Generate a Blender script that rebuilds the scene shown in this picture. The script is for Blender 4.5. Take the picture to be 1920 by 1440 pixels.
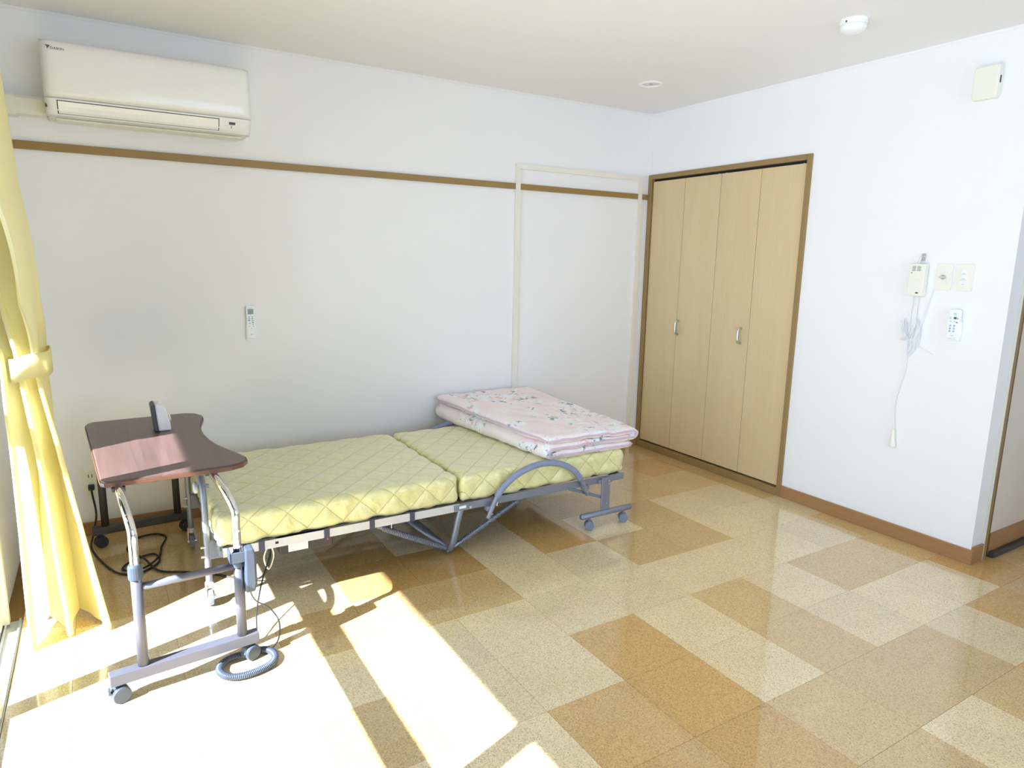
import bpy, bmesh, math, random
from mathutils import Vector, Matrix, noise
random.seed(7)
for o in list(bpy.data.objects): bpy.data.objects.remove(o, do_unlink=True)
SC = bpy.context.scene
COL = SC.collection
PI = math.pi

# ------------------------------------------------------------------ camera
cam_d = bpy.data.cameras.new('camera'); cam = bpy.data.objects.new('camera', cam_d); COL.objects.link(cam)
SC.camera = cam
cam_d.sensor_width = 36.0; cam_d.lens = 1256.48 / 1920 * 36.0; cam_d.clip_start = 0.02
YAW, PITCH, ROLL = -0.5505, -0.1847, 0.0190
fw = Vector((-math.sin(YAW) * math.cos(PITCH), math.cos(YAW) * math.cos(PITCH), math.sin(PITCH)))
rt = Vector((math.cos(YAW), math.sin(YAW), 0)); up = rt.cross(fw)
r2 = rt * math.cos(ROLL) + up * math.sin(ROLL); u2 = -rt * math.sin(ROLL) + up * math.cos(ROLL)
m = Matrix((r2, u2, -fw)).transposed().to_4x4(); m.translation = Vector((-3.4235, -3.7479, 1.3852))
cam.matrix_world = m

# ------------------------------------------------------------------ light
world = bpy.data.worlds.new('sky'); SC.world = world; world.use_nodes = True
bg = world.node_tree.nodes['Background']
bg.inputs[0].default_value = (0.66, 0.82, 1.05, 1); bg.inputs[1].default_value = 4.9
SUN_DIR = Vector((1.0, 0.33, -0.868)).normalized()
sd = bpy.data.lights.new('sun', 'SUN'); sd.energy = 47.0; sd.angle = math.radians(0.53); sd.color = (0.96, 1.0, 1.16)
sun = bpy.data.objects.new('sun', sd); COL.objects.link(sun); sun.location = (-8, -4, 6)
sun.rotation_euler = SUN_DIR.to_track_quat('-Z', 'Y').to_euler()
pd = bpy.data.lights.new('window_portal', 'AREA'); pd.shape = 'RECTANGLE'; pd.size = 2.05; pd.size_y = 3.5
pd.cycles.is_portal = True
por = bpy.data.objects.new('window_portal', pd); COL.objects.link(por); por.location = (-3.9, -2.54, 1.03)
por.rotation_euler = Vector((1, 0, 0)).to_track_quat('-Z', 'Y').to_euler()
pd2 = bpy.data.lights.new('added_window_portal', 'AREA'); pd2.shape = 'RECTANGLE'; pd2.size = 2.6; pd2.size_y = 1.8; pd2.cycles.is_portal = True  # sampling portal for the window added behind the camera
por2 = bpy.data.objects.new('added_window_portal', pd2); COL.objects.link(por2); por2.location = (-1.7, -4.94, 1.25)
por2.rotation_euler = Vector((0, 1, 0)).to_track_quat('-Z', 'Z').to_euler()
vs = SC.view_settings
vs.view_transform = 'Standard'; vs.look = 'None'; vs.gamma = 1.0; vs.use_curve_mapping = False
vs.exposure = 0.10
cy = SC.cycles
cy.use_denoising = True
cy.max_bounces = 12; cy.diffuse_bounces = 8; cy.glossy_bounces = 5; cy.transparent_max_bounces = 12
cy.use_adaptive_sampling = True; cy.adaptive_threshold = 0.03
cy.sample_clamp_indirect = 8.0; cy.caustics_reflective = False; cy.caustics_refractive = False

# ------------------------------------------------------------------ materials
def s2l(c):
    return tuple((v / 12.92 if v <= 0.04045 else ((v + 0.055) / 1.055) ** 2.4) for v in (x / 255.0 for x in c))
class NT:
    def __init__(self, name):
        self.m = bpy.data.materials.new(name); self.m.use_nodes = True
        self.t = self.m.node_tree; self.b = self.t.nodes['Principled BSDF']
    def n(self, typ, **kw):
        nd = self.t.nodes.new(typ)
        for k, v in kw.items():
            if k.startswith('i_'): nd.inputs[k[2:].replace('_', ' ')].default_value = v
            else: setattr(nd, k, v)
        return nd
    def l(self, a, ao, b, bi): self.t.links.new(a.outputs[ao], b.inputs[bi])
    def set(self, **kw):
        for k, v in kw.items(): self.b.inputs[k.replace('_', ' ')].default_value = v
        return self
def rgba(c): return (c[0], c[1], c[2], 1.0)
def plain(name, col, rough=0.5, metal=0.0, var=0.04, scale=30, bump=0.0, coat=0.0, spec=0.5):
    k = NT(name)
    k.set(Roughness=rough, Metallic=metal)
    k.b.inputs['Coat Weight'].default_value = coat; k.b.inputs['Specular IOR Level'].default_value = spec
    tc = k.n('ShaderNodeTexCoord'); nz = k.n('ShaderNodeTexNoise', i_Scale=scale, i_Detail=4.0)
    k.l(tc, 'Object', nz, 'Vector')
    mx = k.n('ShaderNodeMix', data_type='RGBA')
    mx.inputs[6].default_value = rgba([v * (1 - var) for v in col]); mx.inputs[7].default_value = rgba([min(1, v * (1 + var)) for v in col])
    k.l(nz, 'Fac', mx, 0); k.t.links.new(mx.outputs[2], k.b.inputs['Base Color'])
    if bump:
        bp = k.n('ShaderNodeBump', i_Strength=bump, i_Distance=0.002); k.l(nz, 'Fac', bp, 'Height'); k.l(bp, 'Normal', k.b, 'Normal')
    return k.m
def wallpaper(name, col):
    k = NT(name); k.set(Roughness=0.75); k.b.inputs['Specular IOR Level'].default_value = 0.25
    tc = k.n('ShaderNodeTexCoord'); nz = k.n('ShaderNodeTexNoise', i_Scale=260.0, i_Detail=3.0)
    n2 = k.n('ShaderNodeTexNoise', i_Scale=1.3, i_Detail=2.0)
    k.l(tc, 'Object', nz, 'Vector'); k.l(tc, 'Object', n2, 'Vector')
    mx = k.n('ShaderNodeMix', data_type='RGBA'); mx.inputs[6].default_value = rgba([v * .985 for v in col]); mx.inputs[7].default_value = rgba(col)
    k.l(n2, 'Fac', mx, 0); k.t.links.new(mx.outputs[2], k.b.inputs['Base Color'])
    bp = k.n('ShaderNodeBump', i_Strength=0.12, i_Distance=0.0015); k.l(nz, 'Fac', bp, 'Height'); k.l(bp, 'Normal', k.b, 'Normal')
    return k.m
def wood(name, c1, c2, axis=2, scale=1.0, rough=0.4, fine=90.0, contrast=1.0):
    k = NT(name); k.set(Roughness=rough)
    tc = k.n('ShaderNodeTexCoord'); mp = k.n('ShaderNodeMapping')
    s = [fine * scale] * 3; s[axis] = 2.2 * scale; mp.inputs['Scale'].default_value = s
    k.l(tc, 'Object', mp, 'Vector')
    nz = k.n('ShaderNodeTexNoise', i_Scale=1.0, i_Detail=6.0, i_Roughness=0.6, i_Distortion=0.6); k.l(mp, 'Vector', nz, 'Vector')
    mp2 = k.n('ShaderNodeMapping'); s2 = [7 * scale] * 3; s2[axis] = 0.7 * scale; mp2.inputs['Scale'].default_value = s2
    k.l(tc, 'Object', mp2, 'Vector')
    n2 = k.n('ShaderNodeTexNoise', i_Scale=1.0, i_Detail=3.0, i_Distortion=1.0); k.l(mp2, 'Vector', n2, 'Vector')
    ad = k.n('ShaderNodeMath', operation='ADD'); ad.use_clamp = False
    k.l(nz, 'Fac', ad, 0); k.l(n2, 'Fac', ad, 1)
    mr = k.n('ShaderNodeMapRange'); mr.inputs['From Min'].default_value = 1.0 - .45 / contrast; mr.inputs['From Max'].default_value = 1.0 + .45 / contrast
    k.l(ad, 0, mr, 'Value')
    mx = k.n('ShaderNodeMix', data_type='RGBA'); mx.inputs[6].default_value = rgba(c1); mx.inputs[7].default_value = rgba(c2)
    k.l(mr, 'Result', mx, 0); k.t.links.new(mx.outputs[2], k.b.inputs['Base Color'])
    return k.m
def tile_mat(name, base, dark, light):
    k = NT(name); k.set(Roughness=0.35); k.b.inputs['Coat Weight'].default_value = 1.0; k.b.inputs['Coat Roughness'].default_value = 0.07; k.b.inputs['Coat IOR'].default_value = 1.75
    tc = k.n('ShaderNodeTexCoord'); geo = k.n('ShaderNodeNewGeometry')
    vo = k.n('ShaderNodeTexVoronoi', i_Scale=300.0); k.l(geo, 'Position', vo, 'Vector')
    sp = k.n('ShaderNodeSeparateColor'); k.l(vo, 'Color', sp, 'Color')
    cr = k.n('ShaderNodeValToRGB'); e = cr.color_ramp.elements
    e[0].position = 0.0; e[0].color = rgba(dark); e[1].position = 1.0; e[1].color = rgba(light)
    a = e.new(0.16); a.color = rgba([d * .5 + b * .5 for d, b in zip(dark, base)]); b_ = e.new(0.4); b_.color = rgba(base); c_ = e.new(0.8); c_.color = rgba([v * 1.06 for v in base])
    k.l(sp, 'Red', cr, 'Fac')
    nz = k.n('ShaderNodeTexNoise', i_Scale=5.0, i_Detail=3.0); k.l(geo, 'Position', nz, 'Vector')
    oi = k.n('ShaderNodeObjectInfo')
    hv = k.n('ShaderNodeHueSaturation')
    m1 = k.n('ShaderNodeMapRange'); m1.inputs['To Min'].default_value = 0.93; m1.inputs['To Max'].default_value = 1.07; k.l(oi, 'Random', m1, 'Value')
    m2 = k.n('ShaderNodeMapRange'); m2.inputs['From Min'].default_value = .3; m2.inputs['From Max'].default_value = .7; m2.inputs['To Min'].default_value = 0.96; m2.inputs['To Max'].default_value = 1.04; k.l(nz, 'Fac', m2, 'Value')
    mu = k.n('ShaderNodeMath', operation='MULTIPLY'); k.l(m1, 'Result', mu, 0); k.l(m2, 'Result', mu, 1)
    k.l(mu, 0, hv, 'Value'); k.l(cr, 'Color', hv, 'Color'); k.l(hv, 'Color', k.b, 'Base Color')
    return k.m
M = {}
M['wall'] = wallpaper('white_wallpaper', (0.875, 0.88, 0.90))
M['ceil'] = wallpaper('ceiling_paper', (0.84, 0.845, 0.845))
M['passage'] = wallpaper('beige_wallpaper', (0.74, 0.67, 0.60))
M['trim'] = wood('brown_trim_wood', s2l((142, 112, 60)), s2l((158, 128, 74)), axis=0, rough=.45, contrast=.6)
M['base'] = wood('brown_baseboard_wood', s2l((150, 108, 66)), s2l((172, 132, 90)), axis=1, rough=.45, contrast=.6)
M['casing'] = wood('brown_casing_wood', s2l((140, 112, 68)), s2l((158, 131, 86)), axis=2, rough=.45, contrast=.6)
M['slot'] = wood('dark_brown_slot_wood', s2l((96, 70, 36)), s2l((116, 88, 48)), axis=2, rough=.5, contrast=.6)
M['cork_base'] = plain('floor_joint', s2l((120, 88, 44)), .7)
M['tL'] = tile_mat('cork_tile_pale', s2l((226, 206, 162)), s2l((190, 160, 112)), s2l((238, 222, 186)))
M['tM'] = tile_mat('cork_tile_golden', s2l((208, 177, 120)), s2l((174, 138, 84)), s2l((222, 196, 146)))
M['tD'] = tile_mat('cork_tile_brown', s2l((203, 162, 94)), s2l((170, 127, 68)), s2l((218, 184, 122)))
M['door'] = wood('pale_oak_veneer', s2l((206, 182, 138)), s2l((220, 198, 156)), axis=2, rough=.42, contrast=.8)
M['dark'] = plain('dark_gap', (0.015, 0.013, 0.012), .8)
M['chrome'] = plain('chrome', (0.82, 0.82, 0.82), .08, 1.0, var=.01)
M['steel'] = plain('brushed_steel', (0.62, 0.62, 0.60), .3, 1.0)
M['tape'] = plain('cream_tape', s2l((234, 231, 221)), .6)
M['acw'] = plain('ac_white_plastic', s2l((244, 245, 244)), .22, var=.01, coat=.3)
M['accream'] = plain('ac_cream_plastic', s2l((232, 231, 218)), .4, var=.02)
M['cream'] = plain('cream_plastic', s2l((236, 236, 224)), .4, var=.02)
M['white'] = plain('white_plastic', s2l((240, 242, 244)), .35, var=.01)
M['ink'] = plain('grey_print', s2l((70, 74, 84)), .5)
M['inkblue'] = plain('blue_grey_print', s2l((160, 178, 205)), .5)
M['inkteal'] = plain('teal_print', s2l((180, 220, 222)), .5)
M['inkyellow'] = plain('yellow_button', s2l((190, 190, 90)), .5)
M['lcd'] = plain('green_grey_display', s2l((128, 142, 126)), .25)
M['red'] = plain('red_indicator', s2l((200, 60, 60)), .4)
M['tabletop'] = wood('walnut_laminate', s2l((76, 54, 49)), s2l((114, 89, 80)), axis=1, rough=.32, scale=.9, contrast=1.0)
M['tableedge'] = wood('walnut_edge_band', s2l((92, 60, 46)), s2l((120, 82, 62)), axis=0, rough=.35)
M['grey'] = plain('grey_painted_steel', s2l((98, 98, 107)), .42, 0.2, var=.02)
M['dgrey'] = plain('dark_painted_steel', s2l((60, 56, 56)), .5, var=.03)
M['bluegrey'] = plain('blue_grey_plastic', s2l((118, 127, 148)), .42, var=.02)
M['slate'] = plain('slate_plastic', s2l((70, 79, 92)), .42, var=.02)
M['bedsteel'] = plain('bed_grey_steel', s2l((134, 140, 156)), .36, 0.35, var=.02)
M['railpale'] = plain('pale_grey_rail', s2l((205, 208, 212)), .4, .1, var=.02)
M['foam'] = plain('blue_grey_foam_grip', s2l((132, 140, 170)), .65, var=.03)
M['black'] = plain('black_rubber', (0.02, 0.02, 0.022), .55)
M['strap'] = plain('dark_strap', s2l((70, 72, 90)), .7)
M['cable'] = plain('dark_grey_cable', s2l((92, 96, 104)), .45)
M['coil'] = plain('blue_grey_coiled_cable', s2l((66, 75, 88)), .35, var=.02)
M['wcord'] = plain('white_cord', s2l((232, 234, 238)), .45)
M['alu'] = plain('window_aluminium', s2l((190, 196, 204)), .35, .6, var=.02)
M['sash'] = plain('window_sash_cream', s2l((214, 212, 200)), .4, .1, var=.02)
M['concrete'] = plain('pale_concrete', (0.34, 0.34, 0.34), .85, var=.12, scale=6)
M['eave'] = plain('balcony_paint', (0.6, 0.6, 0.58), .85, var=.05, scale=3)
M['piping'] = plain('mauve_piping', s2l((214, 190, 206)), .6)

def fabric_curtain():
    k = NT('yellow_curtain_fabric'); t = k.t
    tc = k.n('ShaderNodeTexCoord'); nz = k.n('ShaderNodeTexNoise', i_Scale=500.0, i_Detail=2.0); k.l(tc, 'Object', nz, 'Vector')
    mx = k.n('ShaderNodeMix', data_type='RGBA'); mx.inputs[6].default_value = rgba(s2l((240, 232, 176))); mx.inputs[7].default_value = rgba(s2l((248, 242, 196)))
    k.l(nz, 'Fac', mx, 0)
    k.set(Roughness=.75); t.links.new(mx.outputs[2], k.b.inputs['Base Color'])
    tr = k.n('ShaderNodeBsdfTranslucent'); t.links.new(mx.outputs[2], tr.inputs['Color'])
    ms = k.n('ShaderNodeMixShader'); ms.inputs[0].default_value = .35
    t.links.new(k.b.outputs[0], ms.inputs[1]); t.links.new(tr.outputs[0], ms.inputs[2])
    t.links.new(ms.outputs[0], t.nodes['Material Output'].inputs['Surface'])
    return k.m
M['curtain'] = fabric_curtain()
def glass_mat():
    k = NT('window_glass'); t = k.t
    tr = k.n('ShaderNodeBsdfTransparent'); tr.inputs[0].default_value = (.95, .97, .97, 1)
    gl = k.n('ShaderNodeBsdfGlossy', i_Roughness=0.02); fr = k.n('ShaderNodeFresnel', i_IOR=1.45)
    tc = k.n('ShaderNodeTexCoord'); nz = k.n('ShaderNodeTexNoise', i_Scale=3.0); k.l(tc, 'Object', nz, 'Vector')
    ms = k.n('ShaderNodeMixShader'); k.l(fr, 0, ms, 0); k.l(tr, 0, ms, 1); k.l(gl, 0, ms, 2)
    t.links.new(ms.outputs[0], t.nodes['Material Output'].inputs['Surface'])
    return k.m
M['glass'] = glass_mat()
def mattress_mat():
    k = NT('yellow_green_quilted_cover'); k.set(Roughness=.38); k.b.inputs['Specular IOR Level'].default_value = .75; k.b.inputs['Coat Weight'].default_value = .35; k.b.inputs['Coat Roughness'].default_value = .32
    k.b.inputs['Sheen Weight'].default_value = .4
    tc = k.n('ShaderNodeTexCoord')
    nz = k.n('ShaderNodeTexNoise', i_Scale=38.0, i_Detail=5.0, i_Roughness=.65); 
    mp = k.n('ShaderNodeMapping'); mp.inputs['Scale'].default_value = (1.0, 1.6, 1.0); k.l(tc, 'Object', mp, 'Vector'); k.l(mp, 'Vector', nz, 'Vector')
    mx = k.n('ShaderNodeMix', data_type='RGBA'); mx.inputs[6].default_value = rgba(s2l((216, 213, 148))); mx.inputs[7].default_value = rgba(s2l((230, 228, 172)))
    mr = k.n('ShaderNodeMapRange'); mr.inputs['From Min'].default_value = .35; mr.inputs['From Max'].default_value = .65; k.l(nz, 'Fac', mr, 'Value')
    k.l(mr, 'Result', mx, 0); k.t.links.new(mx.outputs[2], k.b.inputs['Base Color'])
    geo = k.n('ShaderNodeNewGeometry'); sx = k.n('ShaderNodeSeparateXYZ'); k.l(geo, 'Position', sx, 'Vector')
    def mth(op, a, b=None):
        nd = k.n('ShaderNodeMath', operation=op)
        for q_, v_ in ((0, a), (1, b)):
            if v_ is None: continue
            if isinstance(v_, (int, float)): nd.inputs[q_].default_value = v_
            else: k.t.links.new(v_, nd.inputs[q_])
        return nd.outputs[0]
    v_ = mth('ADD', sx.outputs['Y'], sx.outputs['Z'])
    da = mth('PINGPONG', mth('DIVIDE', mth('ADD', sx.outputs['X'], v_), .15), .5)
    db = mth('PINGPONG', mth('DIVIDE', mth('SUBTRACT', sx.outputs['X'], v_), .15), .5)
    st = k.n('ShaderNodeMapRange'); st.inputs['From Min'].default_value = .0; st.inputs['From Max'].default_value = .028; k.t.links.new(mth('MINIMUM', da, db), st.inputs['Value'])
    dk = k.n('ShaderNodeMix', data_type='RGBA'); dk.inputs[6].default_value = rgba(s2l((200, 196, 128))); k.l(st, 'Result', dk, 0)
    k.t.links.new(mx.outputs[2], dk.inputs[7]); k.t.links.new(dk.outputs[2], k.b.inputs['Base Color'])
    wv = k.n('ShaderNodeTexNoise', i_Scale=16.0, i_Detail=2.0, i_Distortion=1.2); k.l(tc, 'Object', wv, 'Vector')
    hh = mth('ADD', mth('MULTIPLY', st.outputs['Result'], 1.0), mth('MULTIPLY', wv.outputs['Fac'], 3.0))
    bp = k.n('ShaderNodeBump', i_Strength=.55, i_Distance=.004); k.t.links.new(hh, bp.inputs['Height']); k.l(bp, 'Normal', k.b, 'Normal')
    return k.m
M['mattress'] = mattress_mat()
def quilt_mat():
    k = NT('pink_floral_quilt'); k.set(Roughness=.8)
    tc = k.n('ShaderNodeTexCoord')
    def mixc(fac_node, fac_out, a_sock, col):
        mx = k.n('ShaderNodeMix', data_type='RGBA'); k.l(fac_node, fac_out, mx, 0)
        if isinstance(a_sock, tuple): mx.inputs[6].default_value = rgba(a_sock)
        else: k.t.links.new(a_sock, mx.inputs[6])
        mx.inputs[7].default_value = rgba(col); return mx.outputs[2]
    def mask(scale, lo, hi, detail=2.0, off=0.0):
        mp = k.n('ShaderNodeMapping'); mp.inputs['Location'].default_value = (off, off * .7, off * .3); k.l(tc, 'Object', mp, 'Vector')
        nz = k.n('ShaderNodeTexNoise', i_Scale=scale, i_Detail=detail, i_Distortion=.8); k.l(mp, 'Vector', nz, 'Vector')
        mr = k.n('ShaderNodeMapRange'); mr.inputs['From Min'].default_value = lo; mr.inputs['From Max'].default_value = hi; k.l(nz, 'Fac', mr, 'Value'); return mr
    cl = mask(5.2, .49, .55)                       # where the flower sprays are
    def inside(mk):
        mu = k.n('ShaderNodeMath', operation='MULTIPLY'); k.l(mk, 'Result', mu, 0); k.l(cl, 'Result', mu, 1); return mu
    base = mixc(mask(3, .4, .6), 'Result', s2l((247, 236, 235)), s2l((244, 228, 230)))
    c1 = mixc(inside(mask(19, .42, .50, 1.0, 3.1)), 0, base, s2l((244, 244, 246)))
    ln = mask(24, .485, .5, 1.0, 3.1); l2 = mask(24, .5, .515, 1.0, 3.1)
    sb = k.n('ShaderNodeMath', operation='SUBTRACT'); k.l(ln, 'Result', sb, 0); k.l(l2, 'Result', sb, 1)
    mu = k.n('ShaderNodeMath', operation='MULTIPLY'); k.l(sb, 0, mu, 0); k.l(cl, 'Result', mu, 1)
    m3 = k.n('ShaderNodeMath', operation='MULTIPLY'); k.l(mu, 0, m3, 0); m3.inputs[1].default_value = .55
    c1 = mixc(m3, 0, c1, s2l((196, 176, 186)))
    c2 = mixc(inside(mask(19, .63, .66, 2.0, 9.3)), 0, c1, s2l((240, 200, 194)))
    c3 = mixc(inside(mask(22, .615, .635, 4.0, 17.7)), 0, c2, s2l((140, 158, 164)))
    c4 = mixc(inside(mask(22, .64, .67, 2.0, 25.2)), 0, c3, s2l((176, 198, 184)))
    k.t.links.new(c4, k.b.inputs['Base Color'])
    nb = k.n('ShaderNodeTexNoise', i_Scale=45.0, i_Detail=3.0); k.l(tc, 'Object', nb, 'Vector')
    bp = k.n('ShaderNodeBump', i_Strength=.5, i_Distance=.004); k.l(nb, 'Fac', bp, 'Height'); k.l(bp, 'Normal', k.b, 'Normal')
    return k.m
M['quilt'] = quilt_mat()

# ------------------------------------------------------------------ mesh helpers
WL = {}                                            # world origin of every object built here
def obj(name, bm, mat, parent=None, smooth=False, loc=None, bevel=0.0, kind=None, label=None):
    org = Vector(loc) if loc is not None else (WL[parent.name] if parent is not None else Vector((0, 0, 0)))
    bmesh.ops.recalc_face_normals(bm, faces=bm.faces)
    bm.transform(Matrix.Translation(-org))
    me = bpy.data.meshes.new(name); bm.to_mesh(me); bm.free()
    o = bpy.data.objects.new(name, me); COL.objects.link(o)
    me.materials.append(M[mat] if isinstance(mat, str) else mat)
    if smooth:
        for p in me.polygons: p.use_smooth = True
    o.location = org - (WL[parent.name] if parent is not None else Vector((0, 0, 0)))
    o.parent = parent; WL[o.name] = org
    if bevel:
        b = o.modifiers.new('edge', 'BEVEL'); b.width = bevel; b.segments = 2; b.limit_method = 'ANGLE'; b.angle_limit = math.radians(40); b.harden_normals = False
    if smooth == 'auto':
        pass
    if kind: o['kind'] = kind
    if label: o['label'] = label
    return o
def thing(name, loc, label, cat, group=None):
    o = bpy.data.objects.new(name, None); o.empty_display_size = .1; COL.objects.link(o); o.location = loc; WL[o.name] = Vector(loc)
    o['label'] = label; o['category'] = cat
    if group: o['group'] = group
    return o
def struct_root(name, loc=(0, 0, 0), label=None):
    o = bpy.data.objects.new(name, None); o.empty_display_size = .1; COL.objects.link(o); o.location = loc; WL[o.name] = Vector(loc)
    o['kind'] = 'structure'
    if label: o['label'] = label
    return o
def tag(o, label, cat, group=None):
    o['label'] = label; o['category'] = cat
    if group: o['group'] = group
    return o
def B(): return bmesh.new()
def box(bm, x0, x1, y0, y1, z0, z1):
    vs_ = [bm.verts.new((x, y, z)) for x in (x0, x1) for y in (y0, y1) for z in (z0, z1)]
    for f in ((0, 1, 3, 2), (4, 6, 7, 5), (0, 4, 5, 1), (2, 3, 7, 6), (0, 2, 6, 4), (1, 5, 7, 3)): bm.faces.new([vs_[i] for i in f])
    return bm
def bx(*a): return box(B(), *a)
def frame_of(d):
    d = d.normalized(); a = Vector((0, 0, 1)) if abs(d.z) < .9 else Vector((1, 0, 0))
    u = d.cross(a).normalized(); return u, d.cross(u).normalized()
def tube(bm, pts, r, n=10, closed=False, caps=True, ry=None):
    pts = [Vector(p) for p in pts]; N = len(pts); rings = []
    rr = r if isinstance(r, (list, tuple)) else [r] * N
    d0 = (pts[1] - pts[0]); u, v = frame_of(d0)
    for i, p in enumerate(pts):
        if closed: d = pts[(i + 1) % N] - pts[i - 1]
        else: d = pts[min(i + 1, N - 1)] - pts[max(i - 1, 0)]
        d.normalize(); u = (u - d * u.dot(d)).normalized(); v = d.cross(u)
        rings.append([bm.verts.new(p + u * math.cos(2 * PI * k / n) * rr[i] + v * math.sin(2 * PI * k / n) * rr[i]) for k in range(n)])
    for i in range(N if closed else N - 1):
        a, b = rings[i], rings[(i + 1) % N]
        for k in range(n): bm.faces.new((a[k], a[(k + 1) % n], b[(k + 1) % n], b[k]))
    if caps and not closed: bm.faces.new(rings[0][::-1]); bm.faces.new(rings[-1])
    return bm
def cyl(bm, a, b, r, n=20, r2=None): return tube(bm, [a, b], [r, r if r2 is None else r2], n)
def lathe(bm, prof, origin, axis=Vector((0, 0, 1)), n=32):
    axis = Vector(axis).normalized(); u, v = frame_of(axis); o = Vector(origin); rings = []
    for (r, h) in prof:
        if r < 1e-6: rings.append([bm.verts.new(o + axis * h)])
        else: rings.append([bm.verts.new(o + axis * h + (u * math.cos(2 * PI * k / n) + v * math.sin(2 * PI * k / n)) * r) for k in range(n)])
    for a, b in zip(rings, rings[1:]):
        for k in range(n):
            p, q = a[k % len(a)], a[(k + 1) % n % len(a)]; s, t = b[(k + 1) % n % len(b)], b[k % len(b)]
            f = [];
            for w in (p, q, s, t):
                if w not in f: f.append(w)
            if len(f) > 2: bm.faces.new(f)
    for rg, rev in ((rings[0], 1), (rings[-1], 0)):
        if len(rg) > 2:
            try: bm.faces.new(rg[::-1] if rev else rg)
            except ValueError: pass
    return bm
def prism(bm, poly, a, b, plane='xy'):
    def P(u, v, w): return {'xy': (u, v, w), 'xz': (u, w, v), 'yz': (w, u, v)}[plane]
    lo = [bm.verts.new(P(u, v, a)) for u, v in poly]; hi = [bm.verts.new(P(u, v, b)) for u, v in poly]; n = len(poly)
    bm.faces.new(lo[::-1]); bm.faces.new(hi)
    for i in range(n): bm.faces.new((lo[i], lo[(i + 1) % n], hi[(i + 1) % n], hi[i]))
    return bm
def rrect(u0, u1, v0, v1, r, n=4):
    out = []
    for cx_, cy_, a0 in ((u1 - r, v1 - r, 0), (u0 + r, v1 - r, 90), (u0 + r, v0 + r, 180), (u1 - r, v0 + r, 270)):
        for k in range(n + 1):
            a = math.radians(a0 + 90 * k / n); out.append((cx_ + r * math.cos(a), cy_ + r * math.sin(a)))
    return out
def spline(ctrl, n=8, closed=False):
    P = [Vector(c) for c in ctrl]; out = []; N = len(P)
    for i in range(N if closed else N - 1):
        g = (lambda j: P[j % N]) if closed else (lambda j: P[max(0, min(N - 1, j))])
        p0, p1, p2, p3 = g(i - 1), g(i), g(i + 1), g(i + 2)
        for k in range(n):
            t = k / n; out.append(.5 * ((2 * p1) + (p2 - p0) * t + (2 * p0 - 5 * p1 + 4 * p2 - p3) * t * t + (3 * p1 - p0 - 3 * p2 + p3) * t ** 3))
    if not closed: out.append(P[-1])
    return out
def rounded_grid_box(c, h, r, step, disp=None):
    """box surface on a fine grid, corners rounded by r, then pushed along its normal by disp(point, normal)"""
    bm = B(); c = Vector(c); h = Vector(h)
    n = [max(2, int(round(2 * h[i] / step))) for i in range(3)]; cache = {}
    def vert(i, j, k):
        if (i, j, k) in cache: return cache[(i, j, k)]
        p = Vector((-h.x + 2 * h.x * i / n[0], -h.y + 2 * h.y * j / n[1], -h.z + 2 * h.z * k / n[2]))
        q = Vector([max(-h[a] + r, min(h[a] - r, p[a])) for a in range(3)])
        d = p - q; nn = d.normalized() if d.length > 1e-9 else Vector((0, 0, 1)); p2 = q + nn * r
        if disp: p2 = p2 + nn * disp(c + p2, nn)
        v = bm.verts.new(c + p2); cache[(i, j, k)] = v; return v
    for a, b, w in ((0, 1, 2), (0, 2, 1), (1, 2, 0)):
        for e in (0, n[w]):
            for i in range(n[a]):
                for j in range(n[b]):
                    q = []
                    for di, dj in ((0, 0), (1, 0), (1, 1), (0, 1)):
                        t = [0, 0, 0]; t[a] = i + di; t[b] = j + dj; t[w] = e; q.append(vert(*t))
                    bm.faces.new(q)
    return bm
def text_bm(s, size, origin, ux, uy, depth=.0004):
    """lettering as flat mesh: ux = reading direction, uy = up"""
    cu = bpy.data.curves.new('lettering', 'FONT'); cu.body = s; cu.size = size; cu.resolution_u = 2
    to = bpy.data.objects.new('lettering', cu); COL.objects.link(to)
    dg = bpy.context.evaluated_depsgraph_get(); me = bpy.data.meshes.new_from_object(to.evaluated_get(dg))
    bpy.data.objects.remove(to, do_unlink=True); bm = B(); bm.from_mesh(me); bpy.data.meshes.remove(me)
    ux, uy = Vector(ux), Vector(uy); un = ux.cross(uy); o = Vector(origin)
    for v in bm.verts: v.co = o + ux * v.co.x + uy * v.co.y + un * depth
    return bm

# ================================================================== THE ROOM
XW = -3.83          # inner face of the window wall
YB = -4.85          # wall behind the camera
H = 2.40
YE = -2.351         # where the closet wall ends and the passage begins
YP = -3.45          # other side of the passage opening
YC = -1.306         # closet right edge
ZC = 1.988          # closet frame top
WY0, WY1, WZ1 = -0.79, -4.30, 2.13    # window opening

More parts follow.
